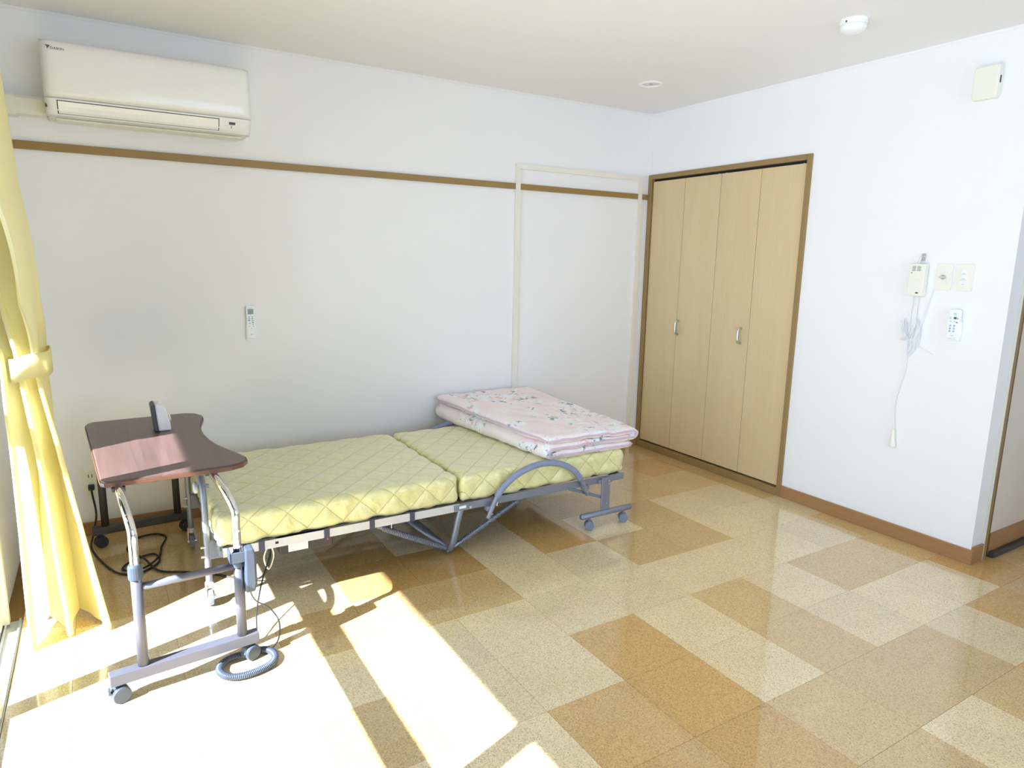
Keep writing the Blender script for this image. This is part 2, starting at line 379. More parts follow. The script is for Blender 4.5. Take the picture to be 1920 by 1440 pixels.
# ---- floor: slab and single tiles
fl = obj('floor', bx(XW - .02, 1.25, YB, 0.0, -.12, -.0025), 'cork_base', kind='structure', label='cork tile floor in pale and brown squares')
PX, PY = 0.316, 0.3155
GRID = {  # row: tones of columns 0..12 counted from the closet wall
    0: 'MMDMMMLMLMMMM', 1: 'MDMMLMMLMLMML', 2: 'MMMMMDLLDLMML', 3: 'MLLMLDLDDLLLM', 4: 'LLLMMLLMMMLLL',
    5: 'MLLLLLLLLLLLL', 6: 'MMMLMLDLLMLLL', 7: 'DLLLMLDDLLMLL', 8: 'MDLMMMDDMLLML', 9: 'LMDMLMMLDMLLM'}
def tone(c, r):
    if 0 <= c <= 12 and r in GRID: return GRID[r][c]
    return random.Random(c * 131 + r * 17 + 5).choice('LLMMD')
tile_cache = {}
def add_tile(poly, t):
    cx_ = round(min(p[0] for p in poly), 4); cy_ = round(min(p[1] for p in poly), 4)
    rel = tuple((round(a - cx_, 4), round(b - cy_, 4)) for a, b in poly)
    key = (rel, t)
    if key not in tile_cache:
        bm = B(); prism(bm, rel, 0.0, .0024); bmesh.ops.recalc_face_normals(bm, faces=bm.faces)
        me = bpy.data.meshes.new('tile'); bm.to_mesh(me); bm.free(); me.materials.append(M['t' + t]); tile_cache[key] = me
    o = bpy.data.objects.new('tile', tile_cache[key]); COL.objects.link(o); o.parent = fl; o.location = (cx_, cy_, -.0024)
G = .0005
for c in range(-4, 13):
    for r in range(0, 16):
        x0, x1 = -.125 - PX * c, -.125 - PX * (c - 1); y0, y1 = -.016 - PY * (r + 1), -.016 - PY * r
        if r == 0: y1 = 0.0
        x0 = max(x0, -3.7715); y0 = max(y0, YB)
        if x1 - x0 < .02 or y1 - y0 < .02: continue
        t = tone(c, r)
        if x1 <= 0:
            add_tile([(x0 + G, y0 + G), (x1 - G, y0 + G), (x1 - G, y1 - G), (x0 + G, y1 - G)], t); continue
        xr = min(x1, 1.2)
        if y1 <= YE and y0 >= YP:
            if xr - x0 > .02: add_tile([(x0 + G, y0 + G), (xr - G, y0 + G), (xr - G, y1 - G), (x0 + G, y1 - G)], t)
        elif y0 < YE < y1:
            if c == 0: add_tile([(x0 + G, y0 + G), (xr - G, y0 + G), (xr - G, YE), (0, YE), (0, y1 - G), (x0 + G, y1 - G)], t)
            elif xr - x0 > .02: add_tile([(x0 + G, y0 + G), (xr - G, y0 + G), (xr - G, YE), (x0 + G, YE)], t)
        elif y0 < YP < y1:
            if c == 0: add_tile([(x0 + G, y0 + G), (0, y0 + G), (0, YP), (xr - G, YP), (xr - G, y1 - G), (x0 + G, y1 - G)], t)
            elif xr - x0 > .02: add_tile([(x0 + G, YP), (xr - G, YP), (xr - G, y1 - G), (x0 + G, y1 - G)], t)
        elif c == 0:
            add_tile([(x0 + G, y0 + G), (0, y0 + G), (0, y1 - G), (x0 + G, y1 - G)], t)

# ---- walls
obj('wall_back', bx(XW - .12, .0, 0, .1, -.1, H), 'wall', kind='structure', label='white papered wall behind the bed')
bm = B(); box(bm, 0, .1, YE, YC, 0, H); box(bm, 0, .1, YC, .1, ZC, H); box(bm, .1, .12, YC - .1, .1, -.1, H)
obj('wall_right', bm, 'wall', kind='structure', label='white papered wall with the closet')
bm = B(); box(bm, 0, .1, YB, YP, -.1, H); box(bm, 0, .1, YP, YE, 2.06, H)
obj('wall_right', bm, 'wall', kind='structure', label='white wall beside and above the passage opening')
bm = B(); box(bm, XW - .12, XW, WY0, 0, -.1, H); box(bm, XW - .12, XW, WY1, WY0, WZ1, H); box(bm, XW - .12, XW, YB, WY1, -.1, H)
obj('wall_left', bm, 'wall', kind='structure', label='white wall around the tall sliding window')
FX0, FX1, FZ0, FZ1 = -3.0, -.4, .35, 2.15      # opening for the unseen window added behind the camera
bm = B(); box(bm, XW - .12, FX0, YB - .1, YB, -.1, H); box(bm, FX1, .1, YB - .1, YB, -.1, H); box(bm, FX0, FX1, YB - .1, YB, -.1, FZ0); box(bm, FX0, FX1, YB - .1, YB, FZ1, H)
obj('wall_front', bm, 'wall', kind='structure', label='white wall facing the bed wall')
# ceiling with a hole for the downlight
LX, LY, LR = -0.592, -0.612, .052
bm = B()
sq = .15
for a in ((XW - .12, LX - sq, YB - .1, .1), (LX + sq, 1.3, YB - .1, .1), (LX - sq, LX + sq, YB - .1, LY - sq), (LX - sq, LX + sq, LY + sq, .1)):
    bm.faces.new([bm.verts.new(p) for p in ((a[0], a[2], H), (a[0], a[3], H), (a[1], a[3], H), (a[1], a[2], H))])
n = 32; ci = []; so = []
for k in range(n):
    a = 2 * PI * k / n + PI / 4; ci.append(bm.verts.new((LX + LR * math.cos(a), LY + LR * math.sin(a), H)))
    mxx = max(abs(math.cos(a)), abs(math.sin(a))); so.append(bm.verts.new((LX + sq * math.cos(a) / mxx, LY + sq * math.sin(a) / mxx, H)))
for k in range(n): bm.faces.new((ci[k], ci[(k + 1) % n], so[(k + 1) % n], so[k]))
bmesh.ops.reverse_faces(bm, faces=bm.faces)
up_ = [bm.verts.new(p) for p in ((XW - .12, YB - .1, H + .15), (1.3, YB - .1, H + .15), (1.3, .1, H + .15), (XW - .12, .1, H + .15))]
bm.faces.new(up_)
obj('ceiling', bm, 'ceil', kind='structure', label='off-white papered ceiling')
# thin cornice joint strip along both walls
obj('trim_1', bx(XW, 0, -.004, 0, H - .012, H), 'ceil', kind='structure', label='thin white strip where bed wall meets ceiling')
obj('trim_2', bx(-.004, 0, YE, -.004, H - .012, H), 'wall', kind='structure', label='thin white strip where closet wall meets ceiling')
# picture rail, cream frame of the papered-over door
obj('trim_3', bx(XW, -.002, -.014, 0, 1.818, 1.8536), 'trim', kind='structure', bevel=.002, label='brown wooden picture rail along the bed wall')
fr = struct_root('trim_4', (-.6, 0, 0), label='cream strip outlining a papered-over doorway')
obj('upright_strip', bx(-1.131, -1.097, -.0175, -.0, 0.0, 1.975), 'tape', fr)
obj('upright_strip', bx(-.112, -.078, -.0175, -.0, 0.0, 1.975), 'tape', fr)
obj('head_strip', bx(-1.097, -.112, -.0175, -.0, 1.943, 1.975), 'tape', fr)
# baseboards
obj('baseboard_back', bx(XW, -1.131, -.012, 0, 0, .068), 'base', kind='structure', bevel=.002, label='brown baseboard under the bed wall')
obj('baseboard_back', bx(-1.097, -.112, -.012, 0, 0, .068), 'base', kind='structure', label='brown baseboard behind the bed head')
obj('baseboard_back', bx(-.078, -.004, -.012, 0, 0, .068), 'base', kind='structure', label='short brown baseboard beside the closet')
obj('baseboard_right', bx(-.012, 0, YE - .012, YC - .001, 0, .072), 'base', kind='structure', bevel=.002, label='brown baseboard under the wall controls')
obj('baseboard_right', bx(0, .098, YE - .012, YE, 0, .085), 'base', kind='structure', bevel=.002, label='short brown baseboard on the wall end')
# passage at the right
jm = struct_root('trim_5', (.13, YE, 0), label='wooden sliding-door jamb at the wall end')
obj('jamb_edge', bx(.098, .104, YE - .012, YE + .02, 0, 2.06), 'sash', jm, bevel=.001)
obj('jamb_post', bx(.104, .134, YE - .010, YE + .04, 0, 2.06), 'casing', jm)
obj('jamb_slot', bx(.134, .170, YE - .001, YE + .04, 0, 2.06), M['slot'], jm)
obj('wall_passage', bx(.170, 1.3, YE + .004, YE + .1, -.1, H), 'passage', kind='structure', label='beige wall inside the passage at right')
obj('baseboard_passage', bx(.170, 1.2, YE - .006, YE + .004, .028, .117), 'base', kind='structure', label='brown baseboard in the passage')
obj('trim_6', bx(.172, 1.2, YE - .03, YE - .006, 0, .026), 'dgrey', kind='structure', bevel=.004, label='dark grey sliding-door rail on the passage floor')
obj('wall_passage', bx(.1, 1.3, YP - .1, YP, -.1, H), 'wall', kind='structure', label='far side wall of the passage')
obj('wall_passage', bx(1.2, 1.3, YP, YE, -.1, H), 'wall', kind='structure', label='end wall of the passage')

# ---- closet with four folding panels
cl = struct_root('door_1', (0, -.65, 0), label='pale oak folding closet doors in a brown frame')
Z0 = .06
obj('frame_jamb', bx(-.012, .06, -.036, -.003, 0, ZC), 'casing', cl, bevel=.002)
obj('frame_jamb', bx(-.012, .06, YC, YC + .031, 0, ZC), 'casing', cl, bevel=.002)
obj('frame_head', bx(-.012, .06, YC + .031, -.036, ZC - .031, ZC), 'casing', cl, bevel=.002)
obj('frame_sill', bx(-.012, .06, YC + .031, -.036, 0, Z0 - .012), 'casing', cl, bevel=.002)
obj('closet_back', bx(.05, .058, YC + .031, -.036, Z0 - .012, ZC - .031), 'dark', cl)
obj('top_track', bx(.018, .05, YC + .031, -.036, ZC - .046, ZC - .031), 'dark', cl)
ys = [-.040, -.349, -.661, -.967, YC + .034]
for i in range(4):
    pn = obj('door_panel', bx(.003, .03, ys[i + 1] + (.0015 if i != 1 else .003), ys[i] - (.0015 if i != 2 else .0), Z0 - .002, 1.941), 'door', cl, bevel=.0015)
    if i in (1, 2):
        yh = -.368 if i == 1 else -.910
        bm = B(); tube(bm, spline([(.004, yh, .888), (-.022, yh, .893), (-.029, yh, .915), (-.029, yh, .955), (-.022, yh, .978), (.004, yh, .983)], 5), .0065, 10)
        obj('handle', bm, 'steel', pn, smooth=True, label='curved metal pull')
    yp = ys[i] - .03 if i in (0, 2) else ys[i + 1] + .03
    bm = B(); cyl(bm, (.014, yp, 1.939), (.014, yp, ZC - .044), .005, 8)
    obj('pivot_pin', bm, 'steel', pn)

# ---- window: frame, two sliding sashes, panes
wn = struct_root('window_1', (-3.85, -2.5, 0), label='tall aluminium sliding window to the floor')
obj('frame_sill', bx(-3.92, -3.83, WY1, WY0, -.03, .008), 'alu', wn)
obj('sill_track', bx(-3.83, -3.773, WY1, WY0, -.03, .0), 'alu', wn, bevel=.002)
for xx in (-3.822, -3.780): obj('track_rib', bx(xx - .003, xx + .003, WY1, WY0, 0, .008), 'alu', wn)
obj('frame_head', bx(-3.94, -3.81, WY1, WY0, WZ1 - .03, WZ1), 'alu', wn)
obj('frame_jamb', bx(-3.94, -3.81, WY0 - .035, WY0, .008, WZ1 - .03), 'sash', wn)
obj('frame_jamb', bx(-3.94, -3.81, WY1, WY1 + .035, .008, WZ1 - .03), 'sash', wn)
def sash(x, ya, yb):
    s = obj('sash', box(box(B(), x - .014, x + .014, ya, yb, .009, .019), x - .014, x + .014, ya, yb, WZ1 - .09, WZ1 - .03), 'alu', wn)
    obj('stile', bx(x - .016, x + .016, ya, ya + .062, .0095, WZ1 - .03), 'sash', s, bevel=.002)
    obj('stile', bx(x - .016, x + .016, yb - .062, yb, .0095, WZ1 - .03), 'sash', s, bevel=.002)
    obj('middle_rail', bx(x - .015, x + .015, ya + .062, yb - .062, 0.82, 0.90), 'alu', s, bevel=.002)
    obj('pane', bx(x - .003, x + .003, ya + .062, yb - .062, .019, .82), 'glass', s)
    obj('pane', bx(x - .003, x + .003, ya + .062, yb - .062, .90, WZ1 - .09), 'glass', s)
sash(-3.791, -2.755, -1.392)
sash(-3.846, -1.465, -.825)
sash(-3.846, -4.265, -2.69)
w2 = struct_root('added_fill_window', (-1.6, YB, .85), label='unseen window added behind the viewer to light the bed wall')  # unseen, added so sky light fills the bed wall
for a in ((FX0, FX0 + .04, FZ0, FZ1), (FX1 - .04, FX1, FZ0, FZ1)): obj('frame_jamb', bx(a[0], a[1], YB - .09, YB - .02, a[2], a[3]), 'alu', w2)
for a in ((FZ0, FZ0 + .04), (FZ1 - .04, FZ1)): obj('frame_rail', bx(FX0 + .04, FX1 - .04, YB - .09, YB - .02, a[0], a[1]), 'alu', w2)
obj('meeting_stile', bx(-1.73, -1.67, YB - .08, YB - .03, FZ0 + .04, FZ1 - .04), 'alu', w2)
obj('pane', bx(FX0 + .04, -1.73, YB - .058, YB - .052, FZ0 + .04, FZ1 - .04), 'glass', w2); obj('pane', bx(-1.67, FX1 - .04, YB - .058, YB - .052, FZ0 + .04, FZ1 - .04), 'glass', w2)
obj('added_sun_hood', bx(FX0 - .3, FX1 + .3, YB - .85, YB - .1, FZ1 + .05, FZ1 + .12), 'eave', kind='structure', label='unseen hood added to keep sun out of the window behind the viewer')  # unseen slab added only to block direct sun through the added window
# outside: terrace slab and the balcony slab above, whose edge bounds the sunlight
obj('terrace_floor', bx(-9.0, -3.95, -9, 3, -.3, -.08), 'concrete', kind='structure', label='pale concrete terrace outside the window')
obj('balcony_ceiling', bx(-5.11, -3.95, -9, 3, 2.30, 2.45), 'eave', kind='structure', label='balcony slab above the window')

# ================================================================== WALL THINGS
# ---- air conditioner
ax0, ax1 = -3.556, -2.741
ac = thing('air_conditioner', ((ax0 + ax1) / 2, 0, 1.94), 'white wall-mounted air conditioner above the brown picture rail', 'air conditioner')
prof = [(0, 2.236), (-.150, 2.244), (-.188, 2.240), (-.204, 2.225), (-.213, 2.18), (-.218, 2.11), (-.217, 2.06), (-.208, 2.012)]
low = [(-.208, 2.012), (-.190, 1.972), (-.160, 1.948), (-.10, 1.940), (0, 1.944)]
obj('casing', prism(B(), [(0, 2.230)] + [(-.17, 2.230), (-.195, 2.15), (-.195, 2.03)] + [(-.178, 1.975), (-.15, 1.952), (-.10, 1.944), (0, 1.944)], ax0 + .004, ax1 - .004, 'yz'), 'accream', ac, bevel=.006)
def shell(name, P, x0, x1, th, mat, parent, rnd=.012, n=26):
    bm = B(); rows = []
    for i in range(n + 1):
        x = x0 + (x1 - x0) * i / n
        e = min(x - x0, x1 - x); k = 0.0
        if e < rnd: k = (1 - math.sqrt(max(0, 1 - (1 - e / rnd) ** 2))) * rnd
        rows.append([bm.verts.new((x, y + k, z)) for y, z in P])
    for a, b in zip(rows, rows[1:]):
        for j in range(len(P) - 1): bm.faces.new((a[j], a[j + 1], b[j + 1], b[j]))
    o = obj(name, bm, mat, parent, smooth=True)
    s = o.modifiers.new('thick', 'SOLIDIFY'); s.thickness = th; s.offset = 0
    return o
fp = [(-.06, 2.246), (-.12, 2.246), (-.165, 2.244), (-.188, 2.239), (-.203, 2.226), (-.209, 2.205), (-.214, 2.17), (-.218, 2.12), (-.219, 2.08), (-.215, 2.04), (-.209, 2.014)]
front = shell('front_panel', fp, ax0, ax1, .006, 'acw', ac)
lp = [(-.2085, 2.0125), (-.205, 2.004), (-.197, 1.987), (-.186, 1.968), (-.172, 1.955), (-.15, 1.947)]
shell('lower_panel', lp, ax0, ax1, .006, 'acw', ac)
# louver: dark gap rim and flap
def on_lp(z):
    for (ya, za), (yb, zb) in zip(lp, lp[1:]):
        if za >= z >= zb: t = (za - z) / (za - zb); return ya + (yb - ya) * t
    return lp[-1][0]
def strip_face(bm, x0, x1, za, zb, off):
    N = 5; L_, R_ = [], []
    for i in range(N + 1):
        z = za + (zb - za) * i / N; y = on_lp(z) - off * .8; zz = z - off * .5
        L_.append(bm.verts.new((x0, y, zz))); R_.append(bm.verts.new((x1, y, zz)))
    for i in range(N): bm.faces.new((L_[i], L_[i + 1], R_[i + 1], R_[i]))
    return bm
lx0, lx1 = -3.515, -2.882
obj('louver_gap', strip_face(B(), lx0, lx1, 2.006, 1.956, .0036), 'ink', ac)
lv = obj('louver', strip_face(B(), lx0 + .004, lx1 - .004, 2.0035, 1.9585, .0065), 'acw', ac)
bm = strip_face(B(), -2.84, -2.812, 1.996, 1.985, .0042); obj('display_window', bm, 'ink', ac)
bm = strip_face(B(), -2.832, -2.826, 1.980, 1.969, .0042); strip_face(bm, -2.838, -2.820, 1.9835, 1.982, .0042); obj('print_marks', bm, 'inkblue', ac)
bm = B(); tube(bm, [Vector((-2.86, on_lp(1.978) - .004, 1.978)), Vector((-2.845, on_lp(1.978) - .004, 1.978)), Vector((-2.845, on_lp(1.968) - .004, 1.966))], .0006, 4); obj('print_marks', bm, 'inkblue', ac)
# maker's mark: two-tone wedge and lettering
ly = -.2095
bm = B(); prism(bm, [(-3.537, 2.215), (-3.518, 2.215), (-3.530, 2.199), (-3.530, 2.209)], ly - .0048, ly - .004, 'xz'); obj('logo_mark', bm, 'ink', front)
tb = text_bm('DAIKIN', .0145, (-3.519, ly - .0035, 2.2005), (1, 0, 0), (0, 0, 1))
obj('logo_lettering', tb, 'ink', front)
obj('side_slot', bx(ax0 - .001, ax0 + .006, -.19, -.13, 1.975, 2.03), 'ink', ac)
obj('bottom_tray', bx(ax0 + .03, ax1 - .03, -.12, -.02, 1.9375, 1.946), 'accream', ac, bevel=.004)
# pipe cover from the unit to the window wall
pc = thing('pipe_cover', (-3.69, 0, 1.95), 'cream pipe duct between air conditioner and curtain', 'pipe cover')
obj('duct', prism(B(), [(-.0, 1.955), (-.075, 1.955), (-.085, 1.965), (-.085, 2.018), (-.075, 2.03), (0, 2.03)], XW + .002, ax0 - .003, 'yz'), 'accream', pc, bevel=.003)
obj('duct_collar', prism(B(), [(0, 1.948), (-.083, 1.948), (-.093, 1.96), (-.093, 2.024), (-.083, 2.037), (0, 2.037)], -3.715, -3.665, 'yz'), 'accream', pc, bevel=.003)

# ---- remote on the bed wall
rm = thing('remote_control', (-2.757, 0, .94), 'white remote with grey display hung on the bed wall', 'remote')
hd = obj('holder', prism(B(), rrect(-2.781, -2.733, .937, 1.02, .006), -.020, 0, 'xz'), 'white', rm, bevel=.002)
bd = obj('body', prism(B(), rrect(-2.778, -2.736, .945, 1.118, .007), -.026, -.004, 'xz'), 'white', rm, bevel=.004)
def plate(name, x0, x1, z0, z1, mat, parent, y=-.0268, th=.0012): return obj(name, bx(x0, x1, y, y + th, z0, z1), mat, parent)
plate('display', -2.771, -2.743, 1.073, 1.101, 'lcd', rm)
obj('lettering', text_bm('DAIKIN', .0065, (-2.769, -.0268, 1.1045), (1, 0, 0), (0, 0, 1)), 'inkblue', rm)
for k, (x, z, w, mt) in enumerate([(-2.766, 1.060, .011, 'inkblue'), (-2.750, 1.060, .009, 'inkyellow'), (-2.766, 1.050, .011, 'lcd'), (-2.750, 1.050, .009, 'lcd'), (-2.766, 1.041, .011, 'ink'), (-2.749, 1.041, .010, 'inkblue'),
                                  (-2.764, 1.026, .009, 'inkblue'), (-2.748, 1.031, .008, 'ink'), (-2.748, 1.022, .008, 'inkblue'), (-2.766, 1.010, .006, 'inkblue'), (-2.746, 1.010, .006, 'inkblue'), (-2.756, .999, .005, 'inkblue')]):
    plate('button', x - w / 2, x + w / 2, z - .002, z + .002, mt, rm)
plate('button', -2.762, -2.750, .966, .968, 'inkblue', rm)

# ---- power outlet, plug and black cord
ol = thing('wall_outlet', (-3.535, 0, .20), 'cream outlet plate low on the wall behind the curtain', 'outlet')
obj('plate', prism(B(), rrect(-3.568, -3.500, .205, .335, .006), -.008, 0, 'xz'), 'cream', ol, bevel=.002)
obj('slot', bx(-3.545, -3.542, -.009, -.007, .295, .312), 'dark', ol); obj('slot', bx(-3.530, -3.527, -.009, -.007, .295, .312), 'dark', ol)
cord = thing('power_cord', (-3.3, -.45, 0), 'black mains cord looped on the floor under the table', 'cord')
bm = B(); box(bm, -3.548, -3.522, -.040, -.0085, .238, .262); obj('plug', bm, 'black', cord, bevel=.004)
bm = B()
tube(bm, spline([(-3.535, -.038, .245), (-3.533, -.055, .22), (-3.525, -.06, .12), (-3.545, -.09, .03), (-3.553, -.20, .005), (-3.505, -.408, .005), (-3.447, -.55, .005), (-3.37, -.585, .005), (-3.29, -.50, .005), (-3.31, -.40, .006), (-3.40, -.44, .006), (-3.435, -.52, .007),
                 (-3.36, -.56, .012), (-3.29, -.46, .010), (-3.27, -.33, .005), (-3.242, -.214, .005), (-3.287, -.150, .005), (-3.37, -.17, .005), (-3.41, -.30, .005), (-3.35, -.45, .014), (-3.30, -.60, .006), (-3.20, -.67, .005), (-3.10, -.75, .005), (-2.99, -.86, .005), (-2.93, -.93, .03), (-2.90, -.96, .12), (-2.90, -.955, .20)], 6), .0045, 8)
obj('cable', bm, 'black', cord, smooth=True)

# ---- closet wall controls
ic = thing('nurse_call_unit', (0, -1.96, 1.24), 'cream nurse-call handset hanging from a metal hook', 'call unit')
obj('body', prism(B(), rrect(-1.996, -1.922, 1.243, 1.398, .006), -.036, -.004, 'yz'), 'cream', ic, bevel=.003)
for s_ in (-1, 1):
    for k in range(5):
        ym = -1.955 + s_ * -.0115
        obj('speaker_slot', bx(-.0368, -.0355, ym - .0085, ym + .0085, 1.364 + k * .005, 1.3665 + k * .005), 'lcd', ic)
obj('call_button', prism(B(), rrect(-1.972, -1.944, 1.322, 1.345, .003), -.0385, -.0355, 'yz'), 'cream', ic, bevel=.001)
obj('indicator', bx(-.0368, -.0355, -1.936, -1.932, 1.352, 1.357), 'ink', ic)
obj('jack', bx(-.0368, -.0355, -1.975, -1.963, 1.256, 1.262), 'dark', ic)
obj('hook_plate', prism(B(), rrect(-1.972, -1.956, 1.412, 1.447, .003), -.006, 0, 'yz'), 'steel', ic)
bm = B(); tube(bm, spline([(-.006, -1.964, 1.437), (-.02, -1.962, 1.430), (-.022, -1.957, 1.412), (-.02, -1.955, 1.395)], 4), .003, 8); obj('hook', bm, 'steel', ic, smooth=True)
# cords of the call unit
cd = thing('call_cord', (0, -1.95, .47), 'bundled white call cord ending in a pull switch', 'cord')
bm = B()
tube(bm, spline([(-.018, -1.945, 1.243), (-.015, -1.944, 1.20), (-.012, -1.940, 1.15), (-.012, -1.944, 1.08), (-.016, -1.955, 1.04)], 6), .0028, 8)
tube(bm, spline([(-.018, -1.966, 1.243), (-.015, -1.967, 1.20), (-.012, -1.966, 1.15), (-.012, -1.965, 1.08), (-.016, -1.960, 1.03)], 6), .0028, 8)
obj('handset_lead', bm, 'wcord', cd, smooth=True)
bm = B()
for k in range(3):
    o_ = k * .0075
    tube(bm, spline([(-.010 - o_, -1.950, 1.03), (-.012 - o_, -1.926 + o_, 1.08), (-.01 - o_, -1.917 + o_ * .7, 1.133 - o_), (-.014 - o_, -1.929 + o_, 1.09), (-.012 - o_, -1.932, 1.03 + o_), (-.012 - o_, -1.922 + o_, 1.022), (-.014 - o_, -1.945, 1.035)], 5), .0022, 6)
    tube(bm, spline([(-.010 - o_, -1.955, 1.05), (-.012 - o_, -1.962 - o_, 1.10), (-.01 - o_, -1.975, 1.130 - o_), (-.014 - o_, -1.992 - o_ * .5, 1.09), (-.012 - o_, -1.996 + o_, 1.02), (-.012 - o_, -1.975, .97 + o_), (-.012 - o_, -1.952, .948 + o_), (-.014 - o_, -1.955 - o_, .985), (-.013, -1.965, 1.02)], 5), .0022, 6)
obj('cord_bundle', bm, 'wcord', cd, smooth=True)
bm = B(); tube(bm, [(-.012, -1.985, 1.005), (-.006, -2.03, .985), (-.004, -2.066, .968)], .0022, 6); obj('tie', bm, 'wcord', cd)
bm = B(); tube(bm, spline([(-.004, -2.034, 1.29), (-.010, -2.026, 1.25), (-.014, -2.005, 1.15), (-.016, -1.995, 1.09), (-.016, -1.985, 1.04)], 6), .0024, 8); obj('wall_lead', bm, 'wcord', cd, smooth=True)
bm = B(); tube(bm, spline([(-.014, -1.945, 1.02), (-.012, -1.948, .94), (-.010, -1.945, .86), (-.010, -1.930, .78), (-.011, -1.918, .70), (-.012, -1.924, .62), (-.013, -1.930, .57)], 6), .0028, 8); obj('drop_cable', bm, 'wcord', cd, smooth=True)
bm = B(); lathe(bm, [(.0, 0.0), (.012, 0.0), (.0155, .004), (.0155, .018), (.0125, .024), (.0105, .05), (.0095, .085), (.006, .093), (0, .094)], (-.018, -1.936, .472), (.03, .07, 1), 20); obj('pull_switch', bm, 'cream', cd, smooth=True)
# switch plates
sw = thing('key_switch_plate', (0, -2.068, 1.276), 'cream wall plate with a round metal socket', 'switch plate')
obj('plate', prism(B(), rrect(-2.105, -2.033, 1.277, 1.401, .005), -.007, 0, 'yz'), 'cream', sw, bevel=.002)
obj('insert', prism(B(), rrect(-2.086, -2.054, 1.303, 1.373, .002), -.0085, -.006, 'yz'), 'cream', sw)
bm = B(); lathe(bm, [(0, .0), (.010, .0), (.010, .006), (.007, .008), (.006, .014), (.0035, .014), (.0035, .008), (0, .008)], (-.0083, -2.068, 1.338), (-1, 0, 0), 20); obj('socket', bm, 'steel', sw, smooth=True)
bm = B(); box(bm, -.017, -.011, -2.063, -2.052, 1.334, 1.340); obj('socket_tab', bm, 'steel', sw)
sw = thing('light_switch_plate', (0, -2.157, 1.276), 'cream wall plate with three stacked white rocker switches', 'light switch')
obj('plate', prism(B(), rrect(-2.196, -2.118, 1.276, 1.401, .005), -.007, 0, 'yz'), 'cream', sw, bevel=.002)
for k in range(3):
    rk = obj('rocker', bx(-.0115, -.006, -2.169, -2.145, 1.304 + k * .0245, 1.3265 + k * .0245), 'white', sw, bevel=.0015)
    obj('indicator', bx(-.0122, -.0112, -2.163, -2.151, 1.307 + k * .0245, 1.3085 + k * .0245), 'lcd', rk)
rm = thing('remote_control', (0, -2.148, 1.045), 'white remote in a holder below the wall switches', 'remote')
obj('holder', prism(B(), rrect(-2.180, -2.117, 1.046, 1.135, .007), -.022, 0, 'yz'), 'white', rm, bevel=.002)
obj('body', prism(B(), rrect(-2.174, -2.123, 1.058, 1.192, .008), -.028, -.006, 'yz'), 'white', rm, bevel=.004)
def bplate(y0, y1, z0, z1, mt): return obj('button', bx(-.0290, -.0275, y0, y1, z0, z1), mt, rm)
bplate(-2.158, -2.146, 1.164, 1.176, 'inkteal'); bplate(-2.160, -2.148, 1.147, 1.157, 'ink'); bplate(-2.168, -2.163, 1.148, 1.152, 'ink'); bplate(-2.139, -2.130, 1.147, 1.157, 'inkteal')
for z in (1.112, 1.099, 1.086):
    bplate(-2.158, -2.150, z, z + .008, 'inkblue'); bplate(-2.141, -2.133, z, z + .008, 'inkblue')
bplate(-2.168, -2.160, 1.130, 1.134, 'ink'); bplate(-2.157, -2.151, 1.132, 1.140, 'inkteal'); bplate(-2.139, -2.132, 1.132, 1.140, 'inkteal')
obj('print_line', bx(-.0230, -.0215, -2.165, -2.132, 1.052, 1.0535), 'inkblue', rm); obj('print_line', bx(-.0290, -.0275, -2.156, -2.144, 1.068, 1.071), 'inkblue', rm)
# chime box
cb = thing('chime_box', (0, -2.15, 2.11), 'square cream box high on the closet wall', 'wall box')
obj('cover', prism(B(), rrect(-2.200, -2.098, 2.113, 2.252, .010), -.042, -.008, 'yz'), 'cream', cb, bevel=.006)
obj('back_plate', prism(B(), rrect(-2.196, -2.102, 2.117, 2.248, .008), -.008, 0, 'yz'), 'cream', cb)
obj('vent_slot', bx(-.030, -.020, -2.2008, -2.1990, 2.175, 2.205), 'dark', cb)

# ---- ceiling things
sm = thing('smoke_detector', (-.62, -1.878, H), 'round white smoke detector on the ceiling', 'smoke detector')
bm = B(); lathe(bm, [(0, 0), (.054, 0), (.054, -.014), (.051, -.020), (0, -.020)], (-.62, -1.878, H), (0, 0, 1), 40); obj('base', bm, 'white', sm, smooth=False)
bm = B(); lathe(bm, [(.050, -.0195), (.052, -.030), (.047, -.042), (.036, -.049), (.018, -.053), (0, -.054)], (-.62, -1.878, H), (0, 0, 1), 40); obj('dome', bm, 'white', sm, smooth=True)
obj('test_lamp', bx(-.676, -.672, -1.883, -1.877, H - .018, H - .012), 'ink', sm)
dl = thing('downlight', (LX, LY, H), 'small round recessed downlight near the closet corner', 'downlight')
bm = B(); lathe(bm, [(.050, .004), (.050, -.001), (.053, -.008), (.066, -.006), (.069, 0.0), (.069, .001)], (LX, LY, H), (0, 0, 1), 40); obj('trim_ring', bm, 'white', dl, smooth=True)
bm = B(); lathe(bm, [(.051, 0.0), (.046, .04), (.040, .085), (0, .085)], (LX, LY, H), (0, 0, 1), 32); obj('reflector', bm, 'white', dl, smooth=True)
bm = B(); lathe(bm, [(0, -.006), (.010, -.004), (.017, .006), (.019, .03), (.014, .06), (.012, .084), (0, .084)], (LX, LY, H), (0, 0, 1), 20); obj('bulb', bm, 'steel', dl, smooth=True)

